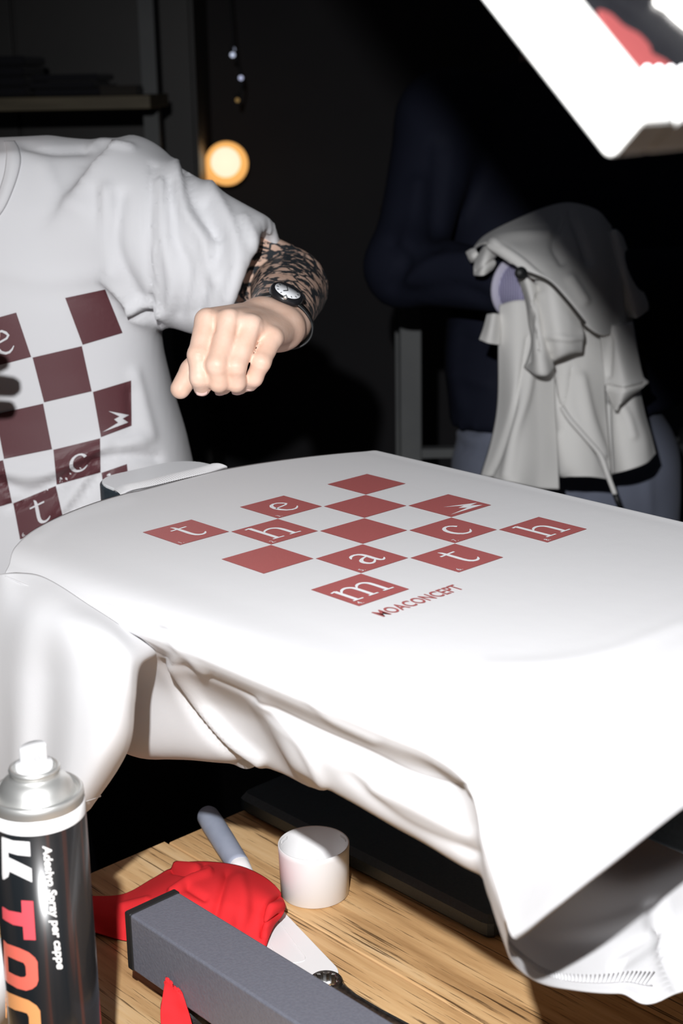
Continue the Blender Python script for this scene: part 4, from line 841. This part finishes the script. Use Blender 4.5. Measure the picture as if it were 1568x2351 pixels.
# ================================================================== WRISTWATCH
wc_ = WR2 - axf * 0.014; nn = np.cross(axf, EW - (EW @ axf) * axf); nn /= np.linalg.norm(nn); nn = nn if nn[2] > 0 else -nn
ew = np.cross(nn, axf); ew = ew if ew @ EW > 0 else -ew
wt = Thing('wristwatch', 'black wristwatch with a white dial on the raised wrist', 'watch', wc_)
V = []; ns = 64
for i in range(ns):
    t = 2 * math.pi * i / ns; rr = np.array([0.0338 * math.cos(t), 0.0242 * math.sin(t)]); hw = 0.0085 if math.sin(t) < 0.6 else 0.0105
    for k, (o1, o2) in enumerate(((-1, 0), (-1, 0.0016), (1, 0.0016), (1, 0))): V.append(wc_ + ew * rr[0] * (1 + o2 / 0.03) + nn * rr[1] * (1 + o2 / 0.022) + axf * hw * o1)
wt.part('strap', V, grid_faces(ns, 4, True) + [((ns - 1) * 4 + k, (ns - 1) * 4 + (k + 1) % 4, (k + 1) % 4, k) for k in range(4)], M_BLACK)
tn = nn * 0.96 - axf * 0.30; tn /= np.linalg.norm(tn); cc = wc_ + nn * 0.0245 - axf * 0.001 - ew * 0.004
V, F = lathe([(0, 0), (0.0165, 0), (0.0175, 0.0015), (0.0175, 0.0055), (0.0160, 0.0078), (0.0140, 0.0080), (0.0136, 0.0074), (0, 0.0074)], 48); case = wt.part('case', orient(V, tn, ew, cc), F, mat('black resin', (0.012, 0.012, 0.014), 0.3))
V, F = lathe([(0, 0.0076), (0.0134, 0.0076), (0.0134, 0.0079), (0, 0.0079)], 48); dial = wt.part('dial', orient(V, tn, ew, cc), F, mat('white dial', (0.80, 0.81, 0.84), 0.35), label='white dial with hour marks')
tx = ew - (ew @ tn) * tn; tx /= np.linalg.norm(tx); ty = np.cross(tn, tx)
for k in range(12):
    a = k * math.pi / 6; d = tx * math.cos(a) + ty * math.sin(a); s_ = np.cross(tn, d); V, F = obox(cc + tn * 0.0082 + d * 0.0110, d * 0.0011, s_ * 0.00042, tn * 0.00015); wt.part('hour_mark', V, F, M_BLACK, dial, False)
for a, l, w in ((1.9, 0.0090, 0.0004), (-2.3, 0.0062, 0.0006)):
    d = tx * math.cos(a) + ty * math.sin(a); s_ = np.cross(tn, d); V, F = obox(cc + tn * 0.0085 + d * l / 2, d * l / 2, s_ * w, tn * 0.00015); wt.part('hand', V, F, M_BLACK, dial, False)
V, F = lathe([(0, 0), (0.0021, 0), (0.0023, 0.0006), (0.0021, 0.0028), (0, 0.003)], 16); wt.part('crown', orient(V, -axf, ew, cc - axf * 0.0172 + tn * 0.0035), F, M_STEEL)

# ================================================================== PERSON BEHIND, HOLDING A GARMENT
Q = lambda u, v, d: at(u, v, d)
P2S = Q(1020, 275, 2.72); P2S2 = Q(1560, 275, 2.78); P2E = Q(925, 610, 2.62); P2W = Q(1165, 655, 2.42); P2E2 = Q(1640, 640, 2.68); P2W2 = Q(1420, 640, 2.45)
P2N = Q(1290, 150, 2.78); P2H = Q(1290, -60, 2.76); P2C = Q(1290, 480, 2.80); P2P = Q(1300, 980, 2.80)
gx_ = np.array([P2P[0], P2P[1], 0.0])
p2 = Thing('person', 'person in dark navy jacket and pale trousers standing behind with a garment over the arm', 'person', gx_)
def jacket(P):
    z = P[:, 2]; f = np.clip((P2C[2] - z) / (P2C[2] - P2P[2]), -0.8, 1.3); cx = P2C[0] + (P2P[0] - P2C[0]) * f; cy = P2C[1] + (P2P[1] - P2C[1]) * f
    w = np.interp(z, [0.6, 0.93, 1.1, 1.3, 1.45, 1.53], [0.215, 0.215, 0.215, 0.225, 0.19, 0.09]); dd = np.interp(z, [0.6, 1.0, 1.3, 1.45, 1.53], [0.15, 0.155, 0.15, 0.11, 0.07])
    q = (np.abs((P[:, 0] - cx) / w) ** 2.4 + np.abs((P[:, 1] - cy) / dd) ** 2.4) ** (1 / 2.4)
    d = np.maximum((q - 1) * dd, np.maximum(z - 1.535, 0.885 + 0.10 * (P[:, 0] - 0.2) - z))
    for a, b, c in ((P2S, P2E, P2W), (P2S2, P2E2, P2W2)):
        d = smin(d, cone(P, P2N + (0, 0, -0.10), a, 0.07, 0.085), 0.06); d = smin(d, cone(P, a, b, 0.085, 0.066), 0.03); d = smin(d, cone(P, b, c, 0.066, 0.048), 0.03)
    return d
V, F = surfnet(jacket, (-0.12, 2.1, 0.80), (1.0, 3.05, 1.60), 0.011); V = relax(V, F, 2)
jf = [([(940, 640), (1000, 600), (1080, 590)], 18, 0.010), ([(950, 680), (1040, 660), (1120, 690)], 14, -0.009), ([(900, 560), (930, 600), (900, 660)], 14, -0.008), ([(960, 420), (950, 500), (930, 560)], 20, 0.008), ([(1010, 330), (1005, 450), (1000, 560)], 16, -0.010), ([(1060, 780), (1110, 790)], 14, -0.008), ([(1060, 860), (1120, 880)], 16, 0.008), ([(1050, 760), (1045, 850), (1060, 930)], 14, 0.006)]
V = folds(V, F, jf); V = V + normals(V, F) * wob(V, 0.006, 22, 21)[:, None]
p2.part('jacket', V, F, M_NAVY, label='dark navy padded jacket')
def body2(P):
    d = ball(P, P2H + (0, 0.01, 0.03), (0.078, 0.096, 0.1)); d = smin(d, ball(P, P2H + (0, -0.025, -0.055), (0.06, 0.066, 0.062)), 0.03); d = smin(d, cone(P, P2H + (0, -0.09, 0.01), P2H + (0, -0.108, -0.02), 0.01, 0.014), 0.012)
    for s in (-1, 1): d = smin(d, ball(P, P2H + (s * 0.08, 0.015, 0), (0.012, 0.02, 0.032)), 0.008); d = smin(d, ball(P, P2H + (s * 0.031, -0.085, 0.024), (0.016, 0.01, 0.01)), 0.01)
    d = smin(d, ball(P, P2H + (0, -0.09, -0.05), (0.026, 0.012, 0.011)), 0.008)
    d = smin(d, cone(P, P2H + (0, 0.02, -0.05), P2N + (0, 0, -0.05), 0.058, 0.066), 0.03); d = smin(d, cone(P, P2N, P2P, 0.07, 0.11), 0.05)
    for a, b, c in ((P2S, P2E, P2W), (P2S2, P2E2, P2W2)): d = smin(d, smin(cone(P, a, b, 0.05, 0.04), cone(P, b, c, 0.04, 0.028), 0.02), 0.03)
    for s in (-1, 1): d = smin(d, cone(P, P2P + (s * 0.1, 0, -0.05), P2P + (s * 0.12, 0, -0.80), 0.08, 0.045), 0.03)
    # hands folded under the garment: palm and four fingers
    for c, b, s in ((P2W, P2E, 1), (P2W2, P2E2, -1)):
        x = (c - b) / np.linalg.norm(c - b); y = np.array([0, 0, 1.0]); d = smin(d, cone(P, c, c + x * 0.075, 0.026, 0.03), 0.02)
        for k in range(4):
            k0 = c + x * 0.09 + y * (0.027 - 0.018 * k); d = smin(d, smin(cone(P, k0, k0 + x * 0.035, 0.0105, 0.0095), cone(P, k0 + x * 0.035, k0 + x * 0.04 + np.array([0, 0.035, -0.01]), 0.0095, 0.0085), 0.004), 0.006)
        d = smin(d, cone(P, c + x * 0.04 + y * 0.025, c + x * 0.085 + y * 0.055, 0.0125, 0.0105), 0.012)
    return d
V, F = surfnet(body2, (-0.1, 2.15, 0.06), (1.0, 2.95, 1.86), 0.0095); p2.part('body', relax(V, F, 1), F, mat('plain skin', (0.5, 0.32, 0.24), 0.5))  # one even skin tone for the person behind
V, F = surfnet(lambda P: np.maximum(ball(P, P2H + (0, 0.018, 0.035), (0.086, 0.1, 0.106)), -(P[:, 2] - (P2H[2] + 0.04) + (P[:, 1] - P2H[1]) * 0.9)), P2H - 0.13, P2H + 0.16, 0.008); p2.part('hair', relax(V, F, 2), F, M_HAIR)
def pants2(P):
    d = cone(P, P2P + (0, 0, 0.0), P2P + (0, 0, -0.10), 0.15, 0.165); d = np.maximum(d, -10)
    d = smin(d, cone(P, P2P + (-0.06, 0, -0.08), P2P + (0.06, 0, -0.08), 0.155, 0.155), 0.04)
    for s in (-1, 1): d = smin(d, cone(P, P2P + (s * 0.098, -0.01, -0.15), P2P + (s * 0.13, 0, -0.90), 0.118, 0.085), 0.02)
    return np.maximum(d, np.maximum(0.045 - P[:, 2], P[:, 2] - 0.99))
V, F = surfnet(pants2, P2P + (-0.33, -0.26, -1.0), P2P + (0.33, 0.26, 0.2), 0.013); V = relax(V, F, 2)
V = folds(V, F, [([(1050, 990), (1090, 1010), (1130, 1000)], 12, 0.008), ([(1060, 1030), (1110, 1040)], 10, -0.007), ([(1360, 1110), (1340, 1160), (1345, 1200)], 9, -0.006), ([(1480, 960), (1485, 1080), (1490, 1180)], 10, 0.004)])
p2.part('trousers', V, F, M_JEANS, label='pale blue trousers')
for s in (-1, 1):
    c = P2P + (s * 0.13, -0.03, 0); c[2] = 0
    V, F = surfnet(lambda P: np.maximum(smin(cone(P, c + (0, -0.11, 0.025), c + (0, 0.07, 0.035), 0.045, 0.045), cone(P, c + (0, 0.04, 0.04), c + (0, 0.04, 0.10), 0.05, 0.055), 0.03), 0.002 - P[:, 2]), c + (-0.09, -0.2, -0.01), c + (0.09, 0.17, 0.17), 0.009); p2.part('shoe', V, F, M_BLACK)
wx = (P2W - P2E) / np.linalg.norm(P2W - P2E)
V, F = lathe([(0.044, 0), (0.050, 0.002), (0.052, 0.006), (0.050, 0.010), (0.044, 0.012)], 36); p2.part('cuff', orient(V, wx, (0, 0, 1), P2W + wx * 0.012), F, mat('pale piping', (0.6, 0.58, 0.72), 0.7), label='pale lilac cuff edge')
def stripe():
    m = mat('striped cuff', (0.5, 0.5, 0.65), 0.8); N, L, b = nodes(m); w = N.new('ShaderNodeTexWave'); w.inputs['Scale'].default_value = 90; c = N.new('ShaderNodeTexCoord'); L.new(c.outputs['Object'], w.inputs[0])
    r = ramp(m, w.outputs['Fac'], [(0.45, (0.52, 0.5, 0.68)), (0.55, (0.16, 0.15, 0.3))]); L.new(r.outputs[0], b.inputs['Base Color']); return m
V, F = lathe([(0.040, 0), (0.042, 0.02), (0.036, 0.05), (0.034, 0.055)], 36); p2.part('shirt_cuff', orient(V, wx, (0, 0, 1), P2W + wx * 0.012), F, stripe(), label='lilac striped shirt cuff')

# ---- the cream garment hanging over his arm
gm = Thing('bundled_jacket', 'cream zip jacket bundled over the forearm of the person in navy', 'jacket', Q(1290, 1100, 2.36))
def gsheet(name, rows, nr, nc, fl=(), parent=None, amp=0.004, seed=1, thick=0.004, label=None):
    V, F = sheet(np.array([[Q(*p) for p in r] for r in rows]), nr, nc, flip=True); V = folds(V, F, fl, outward=False); V = V + normals(V, F) * wob(V, amp, 30, seed)[:, None]
    o = gm.part(name, V, F, M_CREAM, parent, label=label); solidify(o, thick, 0); return o
gsheet('front_panel', [[(1150, 700, 2.36), (1185, 690, 2.34), (1225, 690, 2.345), (1262, 690, 2.36)], [(1145, 800, 2.37), (1185, 800, 2.34), (1230, 800, 2.35), (1268, 800, 2.37)], [(1138, 930, 2.38), (1185, 930, 2.33), (1235, 935, 2.35), (1274, 940, 2.37)], [(1124, 1020, 2.38), (1178, 1030, 2.325), (1240, 1040, 2.345), (1280, 1045, 2.365)], [(1106, 1092, 2.385), (1170, 1106, 2.32), (1235, 1120, 2.345), (1283, 1123, 2.36)]], 60, 40,
       [([(1210, 780), (1190, 900), (1150, 1040), (1130, 1090)], 6, -0.006), ([(1222, 780), (1208, 900), (1180, 1000), (1165, 1090)], 10, 0.006)], seed=31)
gsheet('back_panel', [[(1225, 690, 2.40), (1275, 690, 2.375), (1330, 690, 2.38), (1390, 690, 2.41)], [(1235, 830, 2.41), (1285, 830, 2.37), (1335, 830, 2.375), (1385, 830, 2.40)], [(1250, 950, 2.41), (1295, 955, 2.37), (1345, 960, 2.37), (1392, 960, 2.40)], [(1265, 1050, 2.42), (1305, 1055, 2.37), (1355, 1062, 2.37), (1400, 1065, 2.40)], [(1270, 1088, 2.42), (1310, 1092, 2.375), (1355, 1095, 2.37), (1404, 1102, 2.395)]], 60, 50,
       [([(1270, 850), (1290, 940), (1340, 1000), (1395, 1090)], 5, -0.006), ([(1310, 850), (1300, 910), (1290, 935)], 5, -0.004), ([(1330, 870), (1350, 960), (1380, 1040)], 12, 0.007), ([(1290, 1000), (1295, 1080)], 10, 0.005)], seed=32)
gsheet('side_panel', [[(1350, 700, 2.43), (1390, 700, 2.395), (1430, 700, 2.40), (1450, 700, 2.44)], [(1370, 830, 2.43), (1405, 840, 2.395), (1445, 845, 2.40), (1462, 845, 2.44)], [(1385, 940, 2.43), (1420, 950, 2.395), (1460, 950, 2.40), (1478, 945, 2.45)], [(1392, 1020, 2.43), (1430, 1020, 2.39), (1475, 1010, 2.40), (1492, 1000, 2.45)], [(1398, 1090, 2.43), (1440, 1080, 2.39), (1480, 1064, 2.40), (1503, 1042, 2.45)]], 60, 40,
       [([(1395, 930), (1398, 1000), (1402, 1085)], 7, -0.008), ([(1425, 930), (1440, 960), (1450, 1000)], 10, 0.006)], seed=33)
# hanging sleeve with its open end
gsheet('sleeve', [[(1185, 625, 2.30), (1205, 635, 2.27), (1225, 650, 2.275), (1240, 660, 2.30)], [(1205, 700, 2.30), (1220, 705, 2.265), (1235, 710, 2.265), (1250, 715, 2.295)], [(1210, 780, 2.305), (1228, 790, 2.262), (1246, 795, 2.26), (1262, 795, 2.29)], [(1205, 835, 2.31), (1230, 852, 2.265), (1255, 855, 2.262), (1272, 838, 2.29)], [(1202, 842, 2.315), (1230, 862, 2.28), (1256, 862, 2.277), (1273, 842, 2.30)]], 50, 30,
       [([(1235, 680), (1215, 760), (1212, 830)], 6, -0.006), ([(1232, 760), (1238, 800)], 8, -0.006)], seed=34)
gsheet('sleeve_flap', [[(1228, 635, 2.29), (1262, 650, 2.26), (1298, 690, 2.265), (1330, 738, 2.29)], [(1238, 690, 2.29), (1265, 705, 2.255), (1302, 735, 2.26), (1338, 765, 2.29)], [(1248, 760, 2.295), (1275, 775, 2.255), (1305, 780, 2.26), (1336, 780, 2.295)], [(1262, 822, 2.30), (1285, 812, 2.265), (1312, 802, 2.27), (1334, 800, 2.30)], [(1268, 828, 2.31), (1290, 818, 2.28), (1315, 808, 2.285), (1334, 806, 2.31)]], 50, 40,
       [([(1245, 680), (1255, 740), (1262, 800)], 8, 0.006), ([(1262, 770), (1300, 778), (1330, 775)], 6, 0.004)], seed=35)
# shoulders thrown over the arm
gsheet('shoulder_mass', [[(1085, 585, 2.40), (1115, 545, 2.44), (1180, 505, 2.47), (1250, 478, 2.49), (1310, 466, 2.50), (1370, 482, 2.50), (1402, 520, 2.50)], [(1095, 570, 2.36), (1140, 545, 2.37), (1195, 530, 2.375), (1260, 520, 2.375), (1320, 515, 2.38), (1380, 535, 2.40), (1412, 570, 2.44)], [(1108, 562, 2.32), (1150, 560, 2.30), (1205, 575, 2.295), (1265, 590, 2.29), (1325, 600, 2.30), (1390, 620, 2.34), (1425, 640, 2.40)], [(1120, 562, 2.30), (1160, 580, 2.28), (1215, 615, 2.265), (1270, 645, 2.255), (1325, 690, 2.265), (1390, 700, 2.32), (1430, 700, 2.39)], [(1125, 566, 2.30), (1162, 592, 2.28), (1200, 622, 2.265), (1262, 648, 2.26), (1340, 742, 2.275), (1392, 770, 2.32), (1436, 740, 2.40)]], 60, 90,
       [([(1140, 555), (1200, 545), (1260, 540)], 10, 0.005), ([(1130, 560), (1190, 600), (1240, 640)], 6, 0.004), ([(1290, 600), (1270, 560), (1290, 500)], 9, -0.007), ([(1350, 600), (1330, 540), (1310, 490)], 9, -0.008), ([(1310, 640), (1340, 690)], 10, 0.006)], seed=36)
gsheet('hood_edge', [[(1072, 580, 2.37), (1082, 574, 2.36), (1092, 572, 2.36)], [(1078, 592, 2.36), (1087, 588, 2.345), (1096, 582, 2.345)], [(1082, 600, 2.37), (1090, 598, 2.36), (1098, 592, 2.36)]], 12, 12, seed=37, amp=0.002)
gsheet('hood_lining', [[(1112, 568, 2.35), (1125, 564, 2.33), (1142, 580, 2.34)], [(1098, 590, 2.34), (1116, 588, 2.31), (1137, 594, 2.33)], [(1089, 615, 2.335), (1110, 612, 2.305), (1136, 606, 2.325)], [(1090, 632, 2.335), (1108, 632, 2.31), (1128, 618, 2.33)]], 30, 24, [([(1095, 620), (1120, 605), (1140, 590)], 4, -0.006)], seed=38, amp=0.002)
gsheet('far_sleeve', [[(1395, 540, 2.46), (1410, 530, 2.44), (1425, 545, 2.46)], [(1400, 620, 2.44), (1430, 615, 2.40), (1455, 625, 2.44)], [(1410, 690, 2.43), (1450, 690, 2.39), (1485, 690, 2.43)], [(1430, 725, 2.43), (1462, 730, 2.39), (1488, 712, 2.43)]], 40, 24, seed=39)
gsheet('far_cuff', [[(1370, 740, 2.36), (1410, 745, 2.335), (1450, 740, 2.37)], [(1378, 800, 2.35), (1420, 810, 2.32), (1462, 805, 2.36)], [(1385, 860, 2.345), (1432, 868, 2.315), (1476, 862, 2.355)], [(1386, 886, 2.345), (1435, 892, 2.31), (1488, 880, 2.35)], [(1400, 920, 2.35), (1425, 925, 2.325), (1452, 908, 2.35)], [(1410, 944, 2.355), (1415, 942, 2.34), (1432, 928, 2.352)]], 50, 30, [([(1390, 888), (1430, 894), (1480, 882)], 4, -0.006), ([(1400, 780), (1395, 860)], 7, -0.005)], seed=40)
gsheet('pocket_tab', [[(1119, 722, 2.36), (1134, 720, 2.345), (1150, 722, 2.36)], [(1110, 755, 2.36), (1128, 758, 2.34), (1148, 760, 2.36)], [(1101, 780, 2.362), (1122, 788, 2.345), (1146, 792, 2.362)]], 20, 20, seed=41, amp=0.002)
cord = crom(np.array([Q(1290, 935, 2.345), Q(1310, 965, 2.335), Q(1345, 1005, 2.335), Q(1378, 1045, 2.34), Q(1395, 1090, 2.34), Q(1412, 1135, 2.345)]), 40)
V, F = tube(cord, 0.004, 8); cd_ = gm.part('drawcord', V, F, M_CREAM)
V, F = tube([Q(1411, 1133, 2.345), Q(1418, 1150, 2.347), Q(1425, 1167, 2.35)], [0.0042, 0.0045, 0.004], 8); gm.part('cord_end', V, F, M_BLACK, cd_)
V, F = tube(crom(np.array([Q(1192, 622, 2.255), Q(1225, 632, 2.25), Q(1262, 650, 2.245), Q(1300, 690, 2.25), Q(1342, 742, 2.262)]), 40), 0.0028, 8); gm.part('piping', V, F, mat('dark trim', (0.05, 0.045, 0.04), 0.7))
V, F = lathe([(0, -0.005), (0.009, -0.004), (0.010, 0.0), (0.009, 0.004), (0, 0.005)], 16); gm.part('toggle', orient(V, (0.3, -1, 0.1), c=Q(1196, 627, 2.25)), F, M_BLACK)

# ================================================================== BACK OF THE ROOM
# pale post and rail of a rack
pz0 = 0.0
post = Thing('rack', 'grey upright and rail of a rack behind the person in navy', 'rack', (0.155, 3.2, 0))
M_POST = mottled('grey painted steel', (0.10, 0.105, 0.11), (0.14, 0.145, 0.145), 5, 0.6)
V, F = box((0.131, 3.18, 0.0), (0.178, 3.23, 1.2)); bevel(post.part('upright', V, F, M_POST, smooth=False), 0.004)
V, F = box((0.178, 3.19, 0.705), (0.75, 3.22, 0.725)); post.part('rail', V, F, M_POST, smooth=False)
V, F = box((0.75, 3.18, 0.0), (0.797, 3.23, 1.2)); bevel(post.part('upright', V, F, M_POST, smooth=False), 0.004)
V, F = box((0.10, 3.18, 1.2), (0.83, 3.5, 1.225)); post.part('top_board', V, F, M_DARKWOOD, smooth=False)
for x in (0.131, 0.75): V, F = box((x, 3.42, 0.0), (x + 0.047, 3.47, 1.2)); post.part('upright', V, F, M_POST, smooth=False)
# wall shelf with dark folded stacks
s0, s1 = at(-260, 245, 3.65), at(345, 245, 3.65); sz = s0[2]
shelf = Thing('wall_shelf', 'brown wooden shelf board in the dark behind the shoulder', 'shelf', ((s0[0] + s1[0]) / 2, s0[1], 0))
M_SHELF = mottled('shelf wood', (0.10, 0.08, 0.045), (0.15, 0.12, 0.07), 5, 0.6, stretch=(1, 12, 12))
V, F = box((s0[0], s0[1], sz - 0.016), (s1[0], s0[1] + 0.42, sz + 0.016)); bevel(shelf.part('board', V, F, M_SHELF, smooth=False), 0.002)
for x in (s0[0] + 0.02, s1[0] - 0.06): V, F = box((x, s0[1] + 0.34, 0), (x + 0.04, s0[1] + 0.40, sz + 0.7)); shelf.part('upright', V, F, M_POST, smooth=False)
M_DK = [cloth('dark fabric %d' % i, c, 300) for i, c in enumerate(((0.022, 0.022, 0.026), (0.03, 0.03, 0.034), (0.045, 0.04, 0.035)))]
for i, (u0, u1, v0, v1, m, lab) in enumerate(((-150, 60, 130, 229, 0, 'dark folded stack at the left end of the brown shelf'), (70, 222, 175, 229, 0, 'low dark folded stack in the middle of the brown shelf'), (228, 312, 205, 229, 2, 'small brownish box at the right end of the brown shelf'))):
    a, b = at(u0, v1, 3.7), at(u1, v0, 3.7); y = s0[1] + 0.05 + 0.01 * i; zz = sz + 0.0165; H_ = b[2] - a[2]
    if i < 2:
        st_ = Thing('folded_garment', lab, 'clothes', ((a[0] + b[0]) / 2, y, zz), group='dark stacks on the shelf'); nl = 4 if i == 0 else 3
        for k in range(nl):
            o_ = 0.008 * math.sin(3 * k + i); V, F = box((a[0] + o_, y, zz + H_ * k / nl + 0.0005), (b[0] + o_, y + 0.28, zz + H_ * (k + 1) / nl - 0.0005)); bevel(st_.part('folded_layer', V, F, M_DK[m], smooth=False), H_ / nl * 0.4, 4)
    else:
        st_ = Thing('small_box', lab, 'box', ((a[0] + b[0]) / 2, y, zz)); V, F = box((a[0], y, zz), (b[0], y + 0.12, zz + H_ * 0.7)); bevel(st_.part('carton', V, F, M_DK[2], smooth=False), 0.002); V, F = box((a[0] - 0.001, y - 0.001, zz + H_ * 0.7), (b[0] + 0.001, y + 0.121, zz + H_)); bevel(st_.part('lid', V, F, M_DK[2], smooth=False), 0.002)
# tall dark cabinet and curtain-like panels against the wall
cab = Thing('cabinet', 'tall dark cabinet standing against the back wall', 'cabinet', (-1.0, 5.0, 0))
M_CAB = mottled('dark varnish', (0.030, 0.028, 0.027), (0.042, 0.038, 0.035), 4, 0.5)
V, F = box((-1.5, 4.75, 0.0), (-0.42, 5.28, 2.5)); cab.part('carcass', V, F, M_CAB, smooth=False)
for k in range(2):
    V, F = box((-1.49 + 0.535 * k, 4.728, 0.1), (-0.965 + 0.535 * k, 4.749, 2.48)); d_ = cab.part('door', V, F, M_CAB, smooth=False); bevel(d_, 0.003)
    V, F = tube([(-0.99 + 0.08 * k, 4.71, 1.0), (-0.99 + 0.08 * k, 4.71, 1.14)], 0.006, 8); cab.part('handle', V, F, M_POST, d_)
# amber lamp
def glow(name, c, s): m = mat(name, c, 0.5); N, L, b = nodes(m); b.inputs['Emission Color'].default_value = (*c, 1); b.inputs['Emission Strength'].default_value = s; return m
LP = at(519, 375, 4.85); d_px = 4.85 / FPX
lamp = Thing('wall_lamp', 'round glowing amber lamp with a bright core on the back wall', 'lamp', LP)
V, F = lathe([(0, -0.002), (48 * d_px, -0.002), (50 * d_px, 0.008), (47 * d_px, 0.02), (0, 0.022)], 48); lamp.part('amber_dish', orient(V, (0, -1, 0.1), c=LP + (0, 0.03, -2 * d_px)), F, glow('amber glow', (0.85, 0.42, 0.12), 1.0), label='amber glass dish')
sp_ = [(34 * d_px * math.cos(t), 34 * d_px * math.sin(t)) for t in np.linspace(-math.pi / 2, math.pi / 2, 16)]; sp_[0] = (0, sp_[0][1]); sp_[-1] = (0, sp_[-1][1])
V, F = lathe(sp_, 40, LP + (0, -0.02, 3 * d_px)); lamp.part('bulb', V, F, glow('warm bulb', (1.0, 0.86, 0.62), 1.05), label='bright warm globe bulb')
V, F = lathe([(0, 0), (24 * d_px, 0.0), (24 * d_px, 0.02), (0, 0.02)], 32); lamp.part('side_dish', orient(V, (0, -1, 0), c=LP + (-30 * d_px, 0.04, -22 * d_px)), F, glow('amber glow dim', (0.80, 0.38, 0.11), 0.9))
V, F = tube([LP + (0, 0.05, 0), LP + (0, 0.46, 0)], 0.012, 10); lamp.part('bracket', V, F, M_BLACK)
q0 = at(428, 388, 4.7)
V, F = box(q0 - (0.018, 0.01, 0.035), q0 + (0.022, 0.05, 0.035)); o = solo('lantern', V, F, glow('dim amber', (0.16, 0.09, 0.04), 0.9), 'dim amber lit lantern just above the raised shoulder', 'lantern', q0); bevel(o, 0.004)
# glowing balls standing in for tiny flash glints, on a hanging string
for i, (u, v, r, c, s, lab) in enumerate(((534, 126, 6, (0.62, 0.68, 0.85), 0.9, 'tiny bluish white glint as a glowing ball, topmost bright one on the hanging string'), (536, 113, 4.5, (0.5, 0.55, 0.7), 0.5, 'faint bluish glint as a glowing ball just above the topmost bright one'), (553, 179, 5.5, (0.58, 0.62, 0.85), 0.8, 'tiny bluish white glint as a glowing ball below the topmost one on the string'), (545, 230, 5, (0.45, 0.28, 0.1), 0.45, 'tiny amber glint as a glowing ball, lowest on the hanging string'))):
    c_ = at(u, v, 4.4); rr = r * 4.4 / FPX; V, F = lathe([(0, -rr), (rr * 0.7, -rr * 0.7), (rr, 0), (rr * 0.7, rr * 0.7), (0, rr)], 20, c_)
    t_ = Thing('flash_glint', lab, 'light', c_, group='tiny glints on the string'); t_.part('bulb', V, F, glow('led %d' % i, c, s)); V, F = lathe([(0.003, rr * 0.9), (0.005, rr), (0.005, rr + 0.012), (0, rr + 0.014)], 10, c_); t_.part('ball_cap', V, F, M_BLACK)
V, F = tube(crom(np.array([at(520, -120, 4.42), at(532, 40, 4.42), at(540, 126, 4.42), at(556, 179, 4.42), at(548, 236, 4.42)]), 30), 0.003, 6); solo('glint_string', V, F, M_BLACK, 'thin black cable with tiny glints hanging in the background', 'cable', at(534, 126, 4.42))
